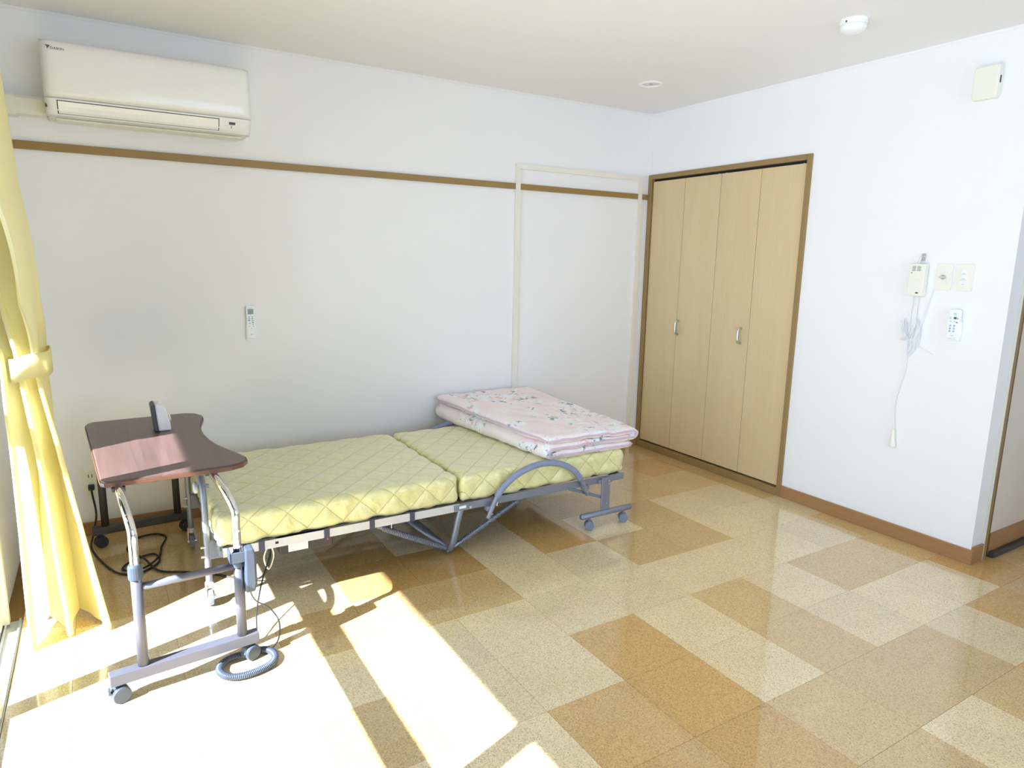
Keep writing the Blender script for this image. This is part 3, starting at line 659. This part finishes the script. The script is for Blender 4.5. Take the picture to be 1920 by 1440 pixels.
# ================================================================== CURTAIN
ct = thing('curtain', (-3.66, -.8, 0), 'pale yellow curtain tied back at the left edge', 'curtain')
KEY = [  # z, centre x, centre y, length, pleat depth, direction angle from -y towards +x
    (2.16, -3.712, -.64, .74, .046, 0.00), (1.60, -3.703, -.70, .48, .048, .15), (1.20, -3.684, -.775, .21, .056, .6), (1.03, -3.664, -.80, .115, .072, 1.15), (.94, -3.662, -.80, .115, .072, 1.2),
    (.70, -3.653, -.83, .145, .086, 1.45), (.40, -3.640, -.88, .19, .095, 1.6), (.02, -3.625, -.93, .245, .112, 1.70)]
def kf(z):
    for a, b in zip(KEY, KEY[1:]):
        if a[0] >= z >= b[0]:
            t = (a[0] - z) / (a[0] - b[0]); t = t * t * (3 - 2 * t) if False else t
            return [a[i] + (b[i] - a[i]) * t for i in range(1, 6)]
    return list(KEY[-1][1:])
NP, NS, NZ = 2.4, 180, 80
bm = B(); rows = []
for j in range(NZ + 1):
    z = 2.16 - (2.16 - .018) * j / NZ
    cx_, cy_, L, A, ang = kf(z)
    dl_ = Vector((math.sin(ang), -math.cos(ang), 0)); dw = Vector((math.cos(ang), math.sin(ang), 0))
    row = []
    for i in range(NS + 1):
        s = i / NS
        ph = 2 * PI * NP * s + .6 * math.sin(2 * PI * s * 1.7 + 1.0) + PI * 1.1
        sn = math.sin(ph); w = A * (abs(sn) ** .7) * (1 if sn >= 0 else -1)
        w *= 1 + .18 * math.sin(9 * s + z * 1.3)
        back = math.sin(2 * ph) * .18 * A
        p = Vector((cx_, cy_, z)) + dl_ * ((s - .5) * L + back) + dw * w
        p += Vector((noise.noise((s * 6, z * 2.5, 1.0)), noise.noise((s * 6, z * 2.5, 7.0)), 0)) * .007
        if j == NZ: p.z += .012 * math.sin(ph)
        row.append(bm.verts.new(p))
    rows.append(row)
for a, b in zip(rows, rows[1:]):
    for i in range(NS): bm.faces.new((a[i], a[i + 1], b[i + 1], b[i]))
obj('fabric', bm, 'curtain', ct, smooth=True)
bm = B(); inn, out_ = [], []
n = 48
for ring_z, lst in ((0, inn), (1, out_)): pass
rings = []
for (dz, rad) in ((-.052, .0), (-.054, .004), (.030, .004), (.032, 0.0)):
    rg = []
    for k in range(n):
        a = 2 * PI * k / n; cc, ss = math.cos(a), math.sin(a)
        rx, ry = .060 + rad, .096 + rad
        x, y = rx * (abs(cc) ** .8) * (1 if cc >= 0 else -1), ry * (abs(ss) ** .8) * (1 if ss >= 0 else -1)
        rg.append(bm.verts.new((-3.657 + x, -.80 + y, .99 + dz + .22 * x + .004 * math.sin(3 * a))))
    rings.append(rg)
for a, b in zip(rings, rings[1:]):
    for k in range(n): bm.faces.new((a[k], a[(k + 1) % n], b[(k + 1) % n], b[k]))
tb_ = obj('tieback', bm, 'curtain', ct, smooth=True); s_ = tb_.modifiers.new('thick', 'SOLIDIFY'); s_.thickness = .004
cr_ = thing('curtain_rail', (-3.75, -2.5, 2.16), 'pale curtain rail above the window', 'curtain rail')
obj('rail', bx(-3.735, -3.695, -4.5, -.2, 2.165, 2.19), 'alu', cr_, bevel=.003)
for y in (-.35, -2.4, -4.3): obj('bracket', bx(XW, -3.73, y - .012, y + .012, 2.17, 2.20), 'alu', cr_)

# ================================================================== BED
bed = thing('folding_bed', (-2.1, -.68, 0), 'grey steel folding bed with two-part yellow-green quilted mattress', 'bed')
YN, YF = -1.12, -.235
def quilt_disp(axis_len):
    def f(p, n_):
        if n_.z > .6:
            u, v = p.x, p.y + p.z; amp = .0045; sp_ = .15
        elif abs(n_.y) > .6:
            u, v = p.x, p.y + p.z; amp = .007; sp_ = .15
        else:
            u, v = p.x, p.y + p.z; amp = .007; sp_ = .15
        a = (u + v) / sp_; b = (u - v) / sp_
        da = abs(a - round(a)); db = abs(b - round(b))
        d = min(da, db)
        puff = amp * (1 - math.exp(-(d * 10) ** 2 * .5))
        wr = noise.noise((p.x * 26, p.y * 26, p.z * 7)) * (.0012 if n_.z > .6 else .0065)
        wr += noise.noise((p.x * 7, p.y * 7, p.z * 5)) * .003
        return puff + wr - amp
    return f
for (x0, x1, z1) in ((-3.118, -2.081, .402), (-2.071, -1.088, .400)):
    zc = (z1 + .266) / 2
    mt = obj('mattress', rounded_grid_box(((x0 + x1) / 2, (YN + YF) / 2, zc), ((x1 - x0) / 2, (YN - YF) / -2, (z1 - .266) / 2), .030, .0125, quilt_disp(1)), 'mattress', bed, smooth=True)
    for yy in (YN, ):
        zt = z1 - .010; pts = [(x0 + .03 + (x1 - x0 - .06) * k / 40, YN + .006 + .002 * math.sin(k * 1.7), zt - .004 + .002 * math.sin(k * .9)) for k in range(41)]
obj('base_sheet', bx(-3.10, -2.085, YN + .035, YF - .035, .262, .276), 'strap', bed)
obj('base_sheet', bx(-2.067, -1.10, YN + .035, YF - .035, .262, .276), 'strap', bed)
def angle_rail(x0, x1, y, mat):
    s = -1 if y < -.6 else 1
    bm = B(); box(bm, x0, x1, y - .0015, y + .0015, .237, .270); box(bm, x0, x1, min(y, y - s * .025), max(y, y - s * .025), .234, .2368)
    return obj('side_rail', bm, mat, bed)
for y in (YN - .004, YF + .004):
    angle_rail(-3.10, -2.085, y, 'railpale'); angle_rail(-2.085, -1.10, y, 'bedsteel')
for x in (-3.10, -2.30, -1.80, -1.12):
    obj('cross_rail', bx(x - .0125, x + .0125, YN, YF, .236, .261), 'bedsteel', bed)
for x in (-2.958, -2.700, -2.505, -2.32):
    obj('strap', prism(B(), rrect(x - .011, x + .011, .232, .275, .002), YN - .010, YN - .004, 'xz'), 'strap', bed)
for x, w in ((-2.90, .008),): obj('rail_slot', bx(x - .006, x + .006, YN - .0085, YN - .004, .251, .259), 'dark', bed)
# hinge where the two halves meet
obj('hinge_plate', bx(-2.115, -2.02, YN - .012, YN - .006, .238, .266), 'bedsteel', bed, bevel=.002)
obj('hinge_label', bx(-2.09, -2.055, YN - .0135, YN - .0118, .248, .260), 'white', bed)
bm = B(); cyl(bm, (-2.035, YN - .02, .250), (-2.035, YN - .004, .250), .007, 12); obj('hinge_bolt', bm, 'steel', bed)
bm = B(); lathe(bm, [(0, 0), (.0035, .0), (.0035, .022), (0, .024)], (-1.89, YN - .014, .228), (0, 0, 1), 10); obj('rail_pin', bm, 'white', bed)
bm = B(); lathe(bm, [(0, 0), (.002, .0), (.002, .022), (0, .024)], (-2.42, YN - .012, .222), (0, 0, 1), 8); obj('cover_tie', bm, 'wcord', bed)
# floor frame in the middle
hx = -2.105
bm = B(); tube(bm, spline([(-2.07, YN + .012, .237), (-2.08, YN + .016, .19), (-2.10, YN + .03, .075), (hx, YN + .055, .032), (hx, YN + .10, .021), (hx, -.68, .021), (hx, YF - .10, .021), (hx, YF - .055, .032), (-2.10, YF - .03, .075), (-2.08, YF - .016, .19), (-2.07, YF - .012, .237)], 6), .015, 12)
obj('centre_leg', bm, 'bedsteel', bed, smooth=True)
bm = B(); tube(bm, [(hx - .005, YN + .065, .034), (-2.19, YN + .20, .085), (-2.36, YN + .44, .24)], .011, 10); obj('brace', bm, 'bedsteel', bed, smooth=True)
def spring(a, b):
    a, b = Vector(a), Vector(b); d = b - a; L = d.length; u, v = frame_of(d)
    sp = obj('spring_rod', tube(B(), [a, b], .0085, 8), 'bedsteel', bed)
    turns = int(L * .86 / .0085); pts = []
    for k in range(turns * 8 + 1):
        t = .07 + .86 * k / (turns * 8); an = 2 * PI * k / 8
        pts.append(a + d * t + (u * math.cos(an) + v * math.sin(an)) * .0115)
    obj('spring_coil', tube(B(), pts, .0029, 5), 'bedsteel', sp, smooth=True)
for yy in (YN + .055, YF - .055):
    spring((hx - .02, yy, .036), (-2.47, yy - .02 if yy < -.6 else yy + .02, .222))
    spring((hx + .02, yy, .036), (-1.70, yy - .02 if yy < -.6 else yy + .02, .234))
# arched guard rails
for y in (YN - .03, YF + .03):
    s = -1 if y < -.6 else 1
    arc = []
    xa, xb, zb, zt = -1.935, -1.365, .196, .405
    for k in range(25):
        t = k / 24; x = xa + (xb - xa) * t; z = zb + (zt - zb) * (1 - abs(2 * (t + .0) - 1) ** 2.3)
        arc.append((x, y, z))
    arc = [(-1.948, y, .180), (-1.918, y, .245), (-1.875, y, .312), (-1.80, y, .368), (-1.70, y, .400), (-1.62, y, .404), (-1.53, y, .385), (-1.45, y, .338), (-1.40, y, .275), (-1.360, y, .198)]
    pts = spline(arc, 6)
    gr = obj('guard_rail', tube(B(), pts, .0115, 12), 'steel' if False else 'bedsteel', bed, smooth=True)
    obj('foam_grip', tube(B(), pts[9:-7], .0155, 14), 'foam', gr, smooth=True)
    for (x, z) in ((-1.935, .205), (-1.368, .212)):
        bm = B(); cyl(bm, (x, y - .016, z), (x, y + .03 * (-s), z + .018), .006, 10); obj('guard_bolt', bm, 'steel', gr)
        obj('guard_bracket', bx(x - .02, x + .02, min(y, y - s * .026), max(y, y - s * .026) - (.0 if s < 0 else 0), z + .012, z + .034), 'bedsteel', gr, bevel=.003)
# head-end foot: plate, bar, two casters, per side
def caster(x, y, r, parent, mat='bluegrey', wmat='bluegrey', rot=0.0, name='caster', hz=None, twin=True):
    d = Vector((math.cos(rot), math.sin(rot), 0)); q = Vector((-d.y, d.x, 0)); c = Vector((x, y, r))
    top = hz if hz else r * 2.5
    bm = B()
    pr = [(c - q * .006 + d * (r * 1.0 * math.cos(a)) + Vector((0, 0, r * 1.04 * math.sin(a)))) for a in [PI * k / 8 for k in range(9)]]
    pl = [p + q * .012 for p in pr]
    va = [bm.verts.new(p) for p in pr]; vb = [bm.verts.new(p) for p in pl]
    bm.faces.new(va); bm.faces.new(vb[::-1])
    for k in range(9): bm.faces.new((va[k], va[(k + 1) % 9], vb[(k + 1) % 9], vb[k]))
    cyl(bm, (x, y, r * 1.0), (x, y, top), r * .28, 10)
    h = obj(name, bm, mat, parent)
    for s in (-1, 1):
        bm = B(); a = c + q * (s * .0065); b = c + q * (s * (.0065 + r * .55))
        prof = [(0, 0), (r * .94, 0), (r, .002), (r, r * .45), (r * .9, r * .55), (r * .25, r * .57), (0, r * .57)]
        lathe(bm, prof, a, q * s, 24); obj('wheel', bm, wmat, h, smooth=False)
    return h
for y in (YN - .022, YF + .022):
    s = -1 if y < -.6 else 1
    pl_ = obj('foot_plate', bx(-1.262, -1.205, y - .004, y + .004, .085, .268), 'bedsteel', bed, bevel=.003)
    for z in (.13, .235, .25):
        bm = B(); cyl(bm, (-1.222 if z > .2 else -1.235, y - .012, z), (-1.222 if z > .2 else -1.235, y + .006, z), .005, 10); obj('bolt', bm, 'steel', pl_)
    obj('plate_bracket', bx(-1.28, -1.19, min(y, y - s * .018), max(y, y - s * .018), .236, .258), 'bedsteel', pl_, bevel=.002)
    bm = B(); pts = [(-1.392, y, .076), (-1.385, y, .076), (-1.06, y, .076), (-1.053, y, .076)]
    br = obj('foot_bar', tube(bm, pts, [.010, .0155, .0155, .010], 14), 'bedsteel', bed, smooth=True)
    for x in (-1.335, -1.105): caster(x, y, .024, bed, rot=.5 * s, hz=.062)
    bm = B(); tube(bm, [(-1.255, y + .012 * -s, .16), (-1.46, y + .02 * -s, .238)], .008, 8); obj('brace', bm, 'bluegrey', bed)
# foot-end arch with two casters
fx = -3.142
bm = B(); tube(bm, spline([(fx, -1.005, .085), (fx, -1.005, .30), (fx, -1.004, .42), (fx, -.985, .485), (fx, -.93, .525), (fx, -.85, .538), (fx, -.54, .538), (fx, -.46, .525), (fx, -.405, .485), (fx, -.386, .42), (fx, -.385, .30), (fx, -.385, .085)], 6), .0125, 12)
obj('foot_arch', bm, 'bedsteel', bed, smooth=True)
for y in (-1.005, -.385):
    h = obj('caster', box(box(B(), fx - .016, fx - .012, y - .02, y + .012, .03, .09), fx + .012, fx + .016, y - .02, y + .012, .03, .09), 'railpale', bed, bevel=.002)
    bm = B(); cyl(bm, (fx, y, .075), (fx, y, .095), .015, 14); obj('swivel', bm, 'railpale', h)
    bm = B(); lathe(bm, [(0, -.010), (.026, -.010), (.033, -.008), (.0335, 0), (.033, .008), (.026, .010), (0, .010)], (fx, y - .012, .0335), (1, 0, 0), 28); wh = obj('wheel', bm, 'bluegrey', h, smooth=False)
    bm = B(); cyl(bm, (fx - .02, y - .012, .0335), (fx + .02, y - .012, .0335), .008, 12); obj('axle', bm, 'steel', h)
bm = B(); lathe(bm, [(0, 0), (.020, 0), (.024, .003), (.024, .012), (.017, .017), (0, .018)], (fx - .012, -.93, .468), (-1, 0, 0), 24); obj('knob', bm, 'railpale', bed, smooth=False)
bm = B(); cyl(bm, (fx - .02, -.93, .468), (fx + .03, -.93, .468), .008, 12); cyl(bm, (fx, -.93, .468), (fx, -.93, .526), .006, 10); obj('knob_stem', bm, 'bedsteel', bed)
for y in (-1.005, -.385):
    for z in (.205, .245):
        bm = B(); cyl(bm, (fx - .024, y - .006, z), (fx + .012, y - .006, z), .005, 10); obj('bolt', bm, 'steel', bed)
    obj('arch_bracket', bx(fx + .006, -3.09, y - .012, y + .012, .19, .262), 'bluegrey', bed, bevel=.004)
# motor with label under the foot half
mo = obj('motor', bx(-2.88, -2.66, -1.070, -.98, .172, .232), 'dgrey', bed, bevel=.006)
obj('motor_label', bx(-2.845, -2.765, -1.0715, -1.0695, .180, .226), 'white', mo)
obj('motor_lamp', bx(-2.685, -2.679, -1.0715, -1.0695, .20, .206), 'red', mo)
bm = B(); tube(bm, [(-2.975, -1.09, .236), (-2.985, -1.06, .15), (-2.975, -1.03, .085)], .006, 8); obj('motor_stay', bm, 'dgrey', bed)
bm = B(); tube(bm, spline([(-2.93, -1.09, .232), (-2.945, -1.085, .18), (-2.925, -1.07, .125), (-2.905, -1.075, .18), (-2.915, -1.09, .232)], 5), .0035, 6); obj('wire_clip', bm, 'steel', bed)

# ================================================================== QUILT
q = None
T = .047
def profile(n=7):
    """S-fold centre line in (x, z), from the lowest free end to the top free edge"""
    P = []
    xl, xr = 0.0, 1.0
    def L(a, b, k):
        for i in range(k): t = i / k; P.append((a[0] + (b[0] - a[0]) * t, a[1] + (b[1] - a[1]) * t))
    w = .58; z1, z2, z3 = T * .5, T * 1.55, T * 2.62
    L((w - .01, z1), (.045, z1), 22)
    for k in range(10):
        a = -PI / 2 - PI * k / 10; P.append((.040 + (z2 - z1) / 2 * 1.0 * math.cos(a), (z1 + z2) / 2 + (z2 - z1) / 2 * math.sin(a)))
    L((.045, z2), (w - .025, z2), 22)
    for k in range(10):
        a = -PI / 2 + PI * k / 10; P.append((w - .012 + (z3 - z2) / 2 * 1.3 * math.cos(a), (z2 + z3) / 2 + (z3 - z2) / 2 * math.sin(a)))
    L((w - .025, z3), (.005, z3), 24); P.append((.005, z3))
    return P
CP = profile()
def offset_loop(P, half):
    N = len(P); A, Bq = [], []
    for i, (x, z) in enumerate(P):
        x0, z0 = P[max(0, i - 1)]; x1, z1 = P[min(N - 1, i + 1)]; dx, dz = x1 - x0, z1 - z0; l = math.hypot(dx, dz) or 1
        nx, nz = -dz / l, dx / l
        e = min(i, N - 1 - i); k = .45 + .55 * min(1, math.sqrt(max(0, 1 - (1 - min(1, (e + .3) / 2.2)) ** 2)))
        A.append((x + nx * half * k, z + nz * half * k)); Bq.append((x - nx * half * k, z - nz * half * k))
    return A + Bq[::-1]
qx_near, qx_far = (-1.597, -1.035), (-1.705, -1.045)
qy_near, qy_far = -1.112, -.055
def q_map(px, pz, t):
    """t: 0 near end .. 1 far end"""
    w = .58; u = px / w
    xn = qx_near[0] + (qx_near[1] - qx_near[0]) * u; xf = qx_far[0] + (qx_far[1] - qx_far[0]) * u
    x = xn + (xf - xn) * t; y = qy_near + (qy_far - qy_near) * t
    lift = .80 + .26 * t
    if px > .4 and pz > T * 2.0: lift *= 1 - .05 * (1 - t)
    z = .399 + pz * lift
    return Vector((x, y, z))
NYQ = 64; bm = B(); rings = []
for j in range(NYQ + 1):
    t = j / NYQ
    e = min(j, NYQ - j); sh = math.sqrt(max(0, 1 - (1 - min(1, (e + .25) / 3.0)) ** 2))
    loop = offset_loop(CP, T * .5 * (.72 + .28 * sh) * .97); rg = []
    for i, (x, z) in enumerate(loop):
        p = q_map(x, z, t)
        p += Vector((noise.noise((x * 9, z * 9, t * 9)) * .006, noise.noise((x * 7 + 5, z * 14, 3.0)) * .010 * (1 - t), 0))
        zz = noise.noise((p.x * 12, p.y * 12, z * 20)) * .006 + noise.noise((p.x * 5, p.y * 5, z * 9)) * .006 + noise.noise((p.x * 30, p.y * 30, z * 30)) * .003
        p.z = max(.402, p.z + zz); rg.append(bm.verts.new(p))
    rings.append(rg)
nl = len(rings[0])
for a, b in zip(rings, rings[1:]):
    for i in range(nl): bm.faces.new((a[i], a[(i + 1) % nl], b[(i + 1) % nl], b[i]))
for rg, flip in ((rings[0], False), (rings[-1], True)):
    h = nl // 2
    for i in range(h - 1):
        f = (rg[i], rg[i + 1], rg[nl - 2 - i], rg[nl - 1 - i]); bm.faces.new(f if flip else f[::-1])
qt = thing('folded_quilt', (-1.36, -.58, .40), 'folded pink floral quilt on the head end of the bed', 'quilt')
obj('quilt_body', bm, 'quilt', qt, smooth=True)
def q_line(t, dt=0): return [q_map(x, z, t) + Vector((noise.noise((x * 9, z * 9, t * 9)) * .006, noise.noise((x * 7 + 5, z * 14, 3.0)) * .010 - .004, noise.noise((q_map(x, z, t).x * 12, q_map(x, z, t).y * 12, z * 20)) * .005)) for x, z in CP]
obj('edge_piping', tube(B(), q_line(0.0), .0052, 6), 'piping', qt, smooth=True)
pts = []
for j in range(41):
    t = j / 40; x, z = CP[-1]; p = q_map(x, z, t); p.x -= .006; p.z += noise.noise((p.x * 12, p.y * 12, z * 20)) * .005; pts.append(p)
obj('edge_piping', tube(B(), pts, .0052, 6), 'piping', qt, smooth=True)
pts = []
for j in range(41):
    t = j / 40; x, z = CP[0]; p = q_map(x, z, t); p.x += .004; pts.append(p)
obj('edge_piping', tube(B(), pts, .0052, 6), 'piping', qt, smooth=True)

# ================================================================== OVERBED TABLE
ZT = .655
tbl = thing('overbed_table', (-3.28, -.85, 0), 'walnut-topped overbed table with chrome and grey legs', 'table')
TOP = [(-3.32, -.384), (-3.191, -.380), (-3.131, -.382), (-3.092, -.405), (-3.071, -.452), (-3.072, -.51), (-3.093, -.61), (-3.106, -.694), (-3.108, -.794), (-3.099, -.906), (-3.082, -.999), (-3.053, -1.098), (-3.029, -1.167), (-3.016, -1.22),
       (-3.018, -1.258), (-3.037, -1.291), (-3.077, -1.312), (-3.142, -1.316), (-3.275, -1.316), (-3.440, -1.318), (-3.460, -1.312), (-3.470, -1.295), (-3.474, -1.252), (-3.49, -.971), (-3.515, -.554), (-3.521, -.450), (-3.515, -.412), (-3.497, -.392)]
tp = obj('table_top', prism(B(), TOP, ZT - .022, ZT), 'tabletop', tbl, bevel=.005)
def edge_band():
    c = Vector((sum(p[0] for p in TOP) / len(TOP), sum(p[1] for p in TOP) / len(TOP), 0)); bm = B(); N = len(TOP); lo, hi = [], []
    for i, (x, y) in enumerate(TOP):
        x0, y0 = TOP[i - 1]; x1, y1 = TOP[(i + 1) % N]; d = Vector((x1 - x0, y1 - y0, 0)).normalized(); nn = Vector((-d.y, d.x, 0))
        lo.append((x, y, nn)); hi.append(nn)
    area = sum(TOP[i - 1][0] * TOP[i][1] - TOP[i][0] * TOP[i - 1][1] for i in range(N)); sg = 1 if area < 0 else -1
    A_, B_ = [], []
    for (x, y, nn) in lo:
        A_.append(bm.verts.new((x + nn.x * sg * .0012, y + nn.y * sg * .0012, ZT - .018))); B_.append(bm.verts.new((x + nn.x * sg * .0012, y + nn.y * sg * .0012, ZT - .005)))
    for i in range(N): bm.faces.new((A_[i], A_[(i + 1) % N], B_[(i + 1) % N], B_[i]))
    return bm
eb = obj('edge_band', edge_band(), 'tableedge', tp); s_ = eb.modifiers.new('thick', 'SOLIDIFY'); s_.thickness = .002; s_.offset = 1
# near and far leg frames
def leg(x, y, s, top, mats, z_collar, bend_y, xt):
    lo_m, hi_m = mats
    lg = obj('leg', tube(B(), [(x, y, .098), (x, y, z_collar)], .0165, 18), lo_m, tbl, smooth=True)
    pts = spline([(x, y, z_collar - .02), (x, y, .50), (x, y, .545), (x + (xt - x) * .3, y + s * (bend_y * .16), .585), (x + (xt - x) * .7, y + s * (bend_y * .58), .618), (xt, y + s * bend_y, .629)], 6)
    it = obj('inner_tube', tube(B(), pts, .0135, 16), hi_m, lg, smooth=True)
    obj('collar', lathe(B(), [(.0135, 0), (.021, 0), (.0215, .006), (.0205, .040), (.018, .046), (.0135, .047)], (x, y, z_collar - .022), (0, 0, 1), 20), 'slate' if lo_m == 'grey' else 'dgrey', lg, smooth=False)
    for z in (z_collar + .05, z_collar + .105):
        bm = B(); cyl(bm, (x + .004, y - .0155, z), (x + .004, y - .010, z), .0042, 10); obj('rivet', bm, 'steel', lg)
    obj('top_clamp', bx(xt - .020, xt + .020, y + s * bend_y - .022, y + s * bend_y + .022, .618, .6335), 'dgrey', lg, bevel=.003)
    return lg
near = {'a': (-3.399, -1.508), 'b': (-3.099, -1.480)}
l1 = leg(-3.399, -1.508, 1, ZT, ('grey', 'chrome'), .415, .205, -3.423)
l2 = leg(-3.099, -1.480, 1, ZT, ('grey', 'chrome'), .375, .215, -3.142)
l3 = leg(-3.490, -.175, -1, ZT, ('dgrey', 'dgrey'), .415, .28, -3.470)
l4 = leg(-3.178, -.155, -1, ZT, ('dgrey', 'dgrey'), .415, .30, -3.165)
obj('stretcher', tube(B(), [(-3.384, -1.507, .362), (-3.114, -1.482, .356)], .0125, 14), 'grey', tbl, smooth=True)
obj('stretcher', tube(B(), [(-3.475, -.174, .362), (-3.193, -.156, .356)], .0125, 14), 'dgrey', tbl, smooth=True)
def bar(xa, ya, xb, yb, mat):
    d = Vector((xb - xa, yb - ya, 0)).normalized(); q_ = Vector((-d.y, d.x, 0)) * .019; bm = B()
    a, b = Vector((xa, ya, 0)), Vector((xb, yb, 0)); V = []
    for p in (a, b):
        for (w, z) in ((-1, .062), (1, .062), (1, .100), (-1, .100)): V.append(bm.verts.new(p + q_ * w + Vector((0, 0, z))))
    for f in ((0, 1, 2, 3), (7, 6, 5, 4), (0, 4, 5, 1), (1, 5, 6, 2), (2, 6, 7, 3), (3, 7, 4, 0)): bm.faces.new([V[i] for i in f])
    return obj('base_bar', bm, mat, tbl, bevel=.003)
bar(-3.495, -1.517, -3.048, -1.475, 'grey'); bar(-3.545, -.180, -3.120, -.152, 'dgrey')
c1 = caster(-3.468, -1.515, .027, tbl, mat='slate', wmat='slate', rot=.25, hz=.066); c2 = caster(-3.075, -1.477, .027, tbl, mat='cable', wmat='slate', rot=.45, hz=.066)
caster(-3.512, -.185, .027, tbl, mat='black', wmat='black', rot=.3, hz=.066); caster(-3.145, -.160, .027, tbl, mat='black', wmat='black', rot=.3, hz=.066)
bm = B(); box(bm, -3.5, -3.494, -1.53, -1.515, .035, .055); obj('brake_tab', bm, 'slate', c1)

# alarm clock standing on the table
ck = thing('alarm_clock', (-3.25, -.66, ZT), 'small white alarm clock with dark face on the table', 'clock')
bm = B(); prism(bm, [(-3.262, ZT + .0), (-3.214, ZT + .0), (-3.216, ZT + .035), (-3.226, ZT + .080), (-3.240, ZT + .106), (-3.256, ZT + .114), (-3.270, ZT + .112)], -.70, -.60, 'xz')
obj('body', bm, 'white', ck, bevel=.007)
bm = B(); prism(bm, [(-3.275, ZT + .0), (-3.261, ZT + .0), (-3.269, ZT + .114), (-3.279, ZT + .112), (-3.285, ZT + .104)], -.703, -.597, 'xz')
obj('face_bezel', bm, 'ink', ck, bevel=.004)
bm = B(); lathe(bm, [(0, 0), (.009, 0), (.009, .005), (.006, .008), (0, .008)], (-3.255, -.665, ZT + .112), (.1, 0, 1), 18); obj('snooze_button', bm, 'cream', ck, smooth=False)
bm = B(); lathe(bm, [(0, 0), (.016, 0), (.016, .004), (.010, .006), (0, .006)], (-3.2165, -.65, ZT + .045), (1, 0, .15), 20); obj('winder', bm, 'cream', ck, smooth=False)

# bed handset clipped to the table leg, with its coiled cable
hs = thing('bed_remote_handset', (-3.065, -1.47, .26), 'blue-grey bed handset hooked on the near table leg', 'handset')
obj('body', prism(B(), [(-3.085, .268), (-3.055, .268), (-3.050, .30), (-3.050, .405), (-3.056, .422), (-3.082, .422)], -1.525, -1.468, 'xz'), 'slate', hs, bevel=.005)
obj('face', bx(-3.0515, -3.0475, -1.520, -1.473, .285, .40), 'grey', hs, bevel=.002)
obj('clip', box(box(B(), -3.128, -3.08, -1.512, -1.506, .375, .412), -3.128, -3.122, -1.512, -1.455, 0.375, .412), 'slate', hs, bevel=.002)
cc = thing('handset_cable', (-3.1, -1.52, 0), 'blue-grey coiled handset cable lying by the table caster', 'cable')
loop = spline([(-3.105, -1.462, .014), (-3.145, -1.466, .014), (-3.176, -1.495, .014), (-3.182, -1.535, .014), (-3.160, -1.575, .014), (-3.118, -1.590, .014), (-3.070, -1.585, .014), (-3.025, -1.566, .014), (-3.006, -1.535, .014), (-3.006, -1.50, .014), (-3.022, -1.472, .014), (-3.052, -1.457, .014)], 14)
cum = [0]
for a, b in zip(loop, loop[1:]): cum.append(cum[-1] + (b - a).length)
Ltot = cum[-1]; pts = []; turns = 84; per = 10
for k in range(turns * per + 1):
    d = Ltot * k / (turns * per); i = 0
    while i < len(cum) - 2 and cum[i + 1] < d: i += 1
    t = (d - cum[i]) / max(1e-9, cum[i + 1] - cum[i]); p = loop[i].lerp(loop[i + 1], t); tg = (loop[i + 1] - loop[i]).normalized(); sd_ = Vector((-tg.y, tg.x, 0)); a = 2 * PI * k / per
    pts.append(p + sd_ * math.cos(a) * .0095 + Vector((0, 0, 1)) * math.sin(a) * .0095)
obj('coil', tube(B(), pts, .0030, 5), 'coil', cc, smooth=True)
bm = B(); tube(bm, spline([(-3.068, -1.497, .270), (-3.066, -1.496, .25), (-3.045, -1.46, .20), (-2.995, -1.42, .14), (-2.965, -1.42, .08), (-2.975, -1.45, .03), (-3.01, -1.475, .010), (-3.035, -1.47, .012), (-3.052, -1.457, .014)], 7), .0028, 8); obj('lead', bm, 'cable', cc, smooth=True)
bm = B(); tube(bm, spline([(-3.105, -1.462, .014), (-3.10, -1.440, .007), (-3.06, -1.415, .008), (-3.035, -1.37, .03), (-3.02, -1.30, .07), (-2.98, -1.20, .13), (-2.93, -1.10, .18), (-2.915, -1.07, .195)], 7), .0030, 8); obj('lead', bm, 'black', cc, smooth=True)
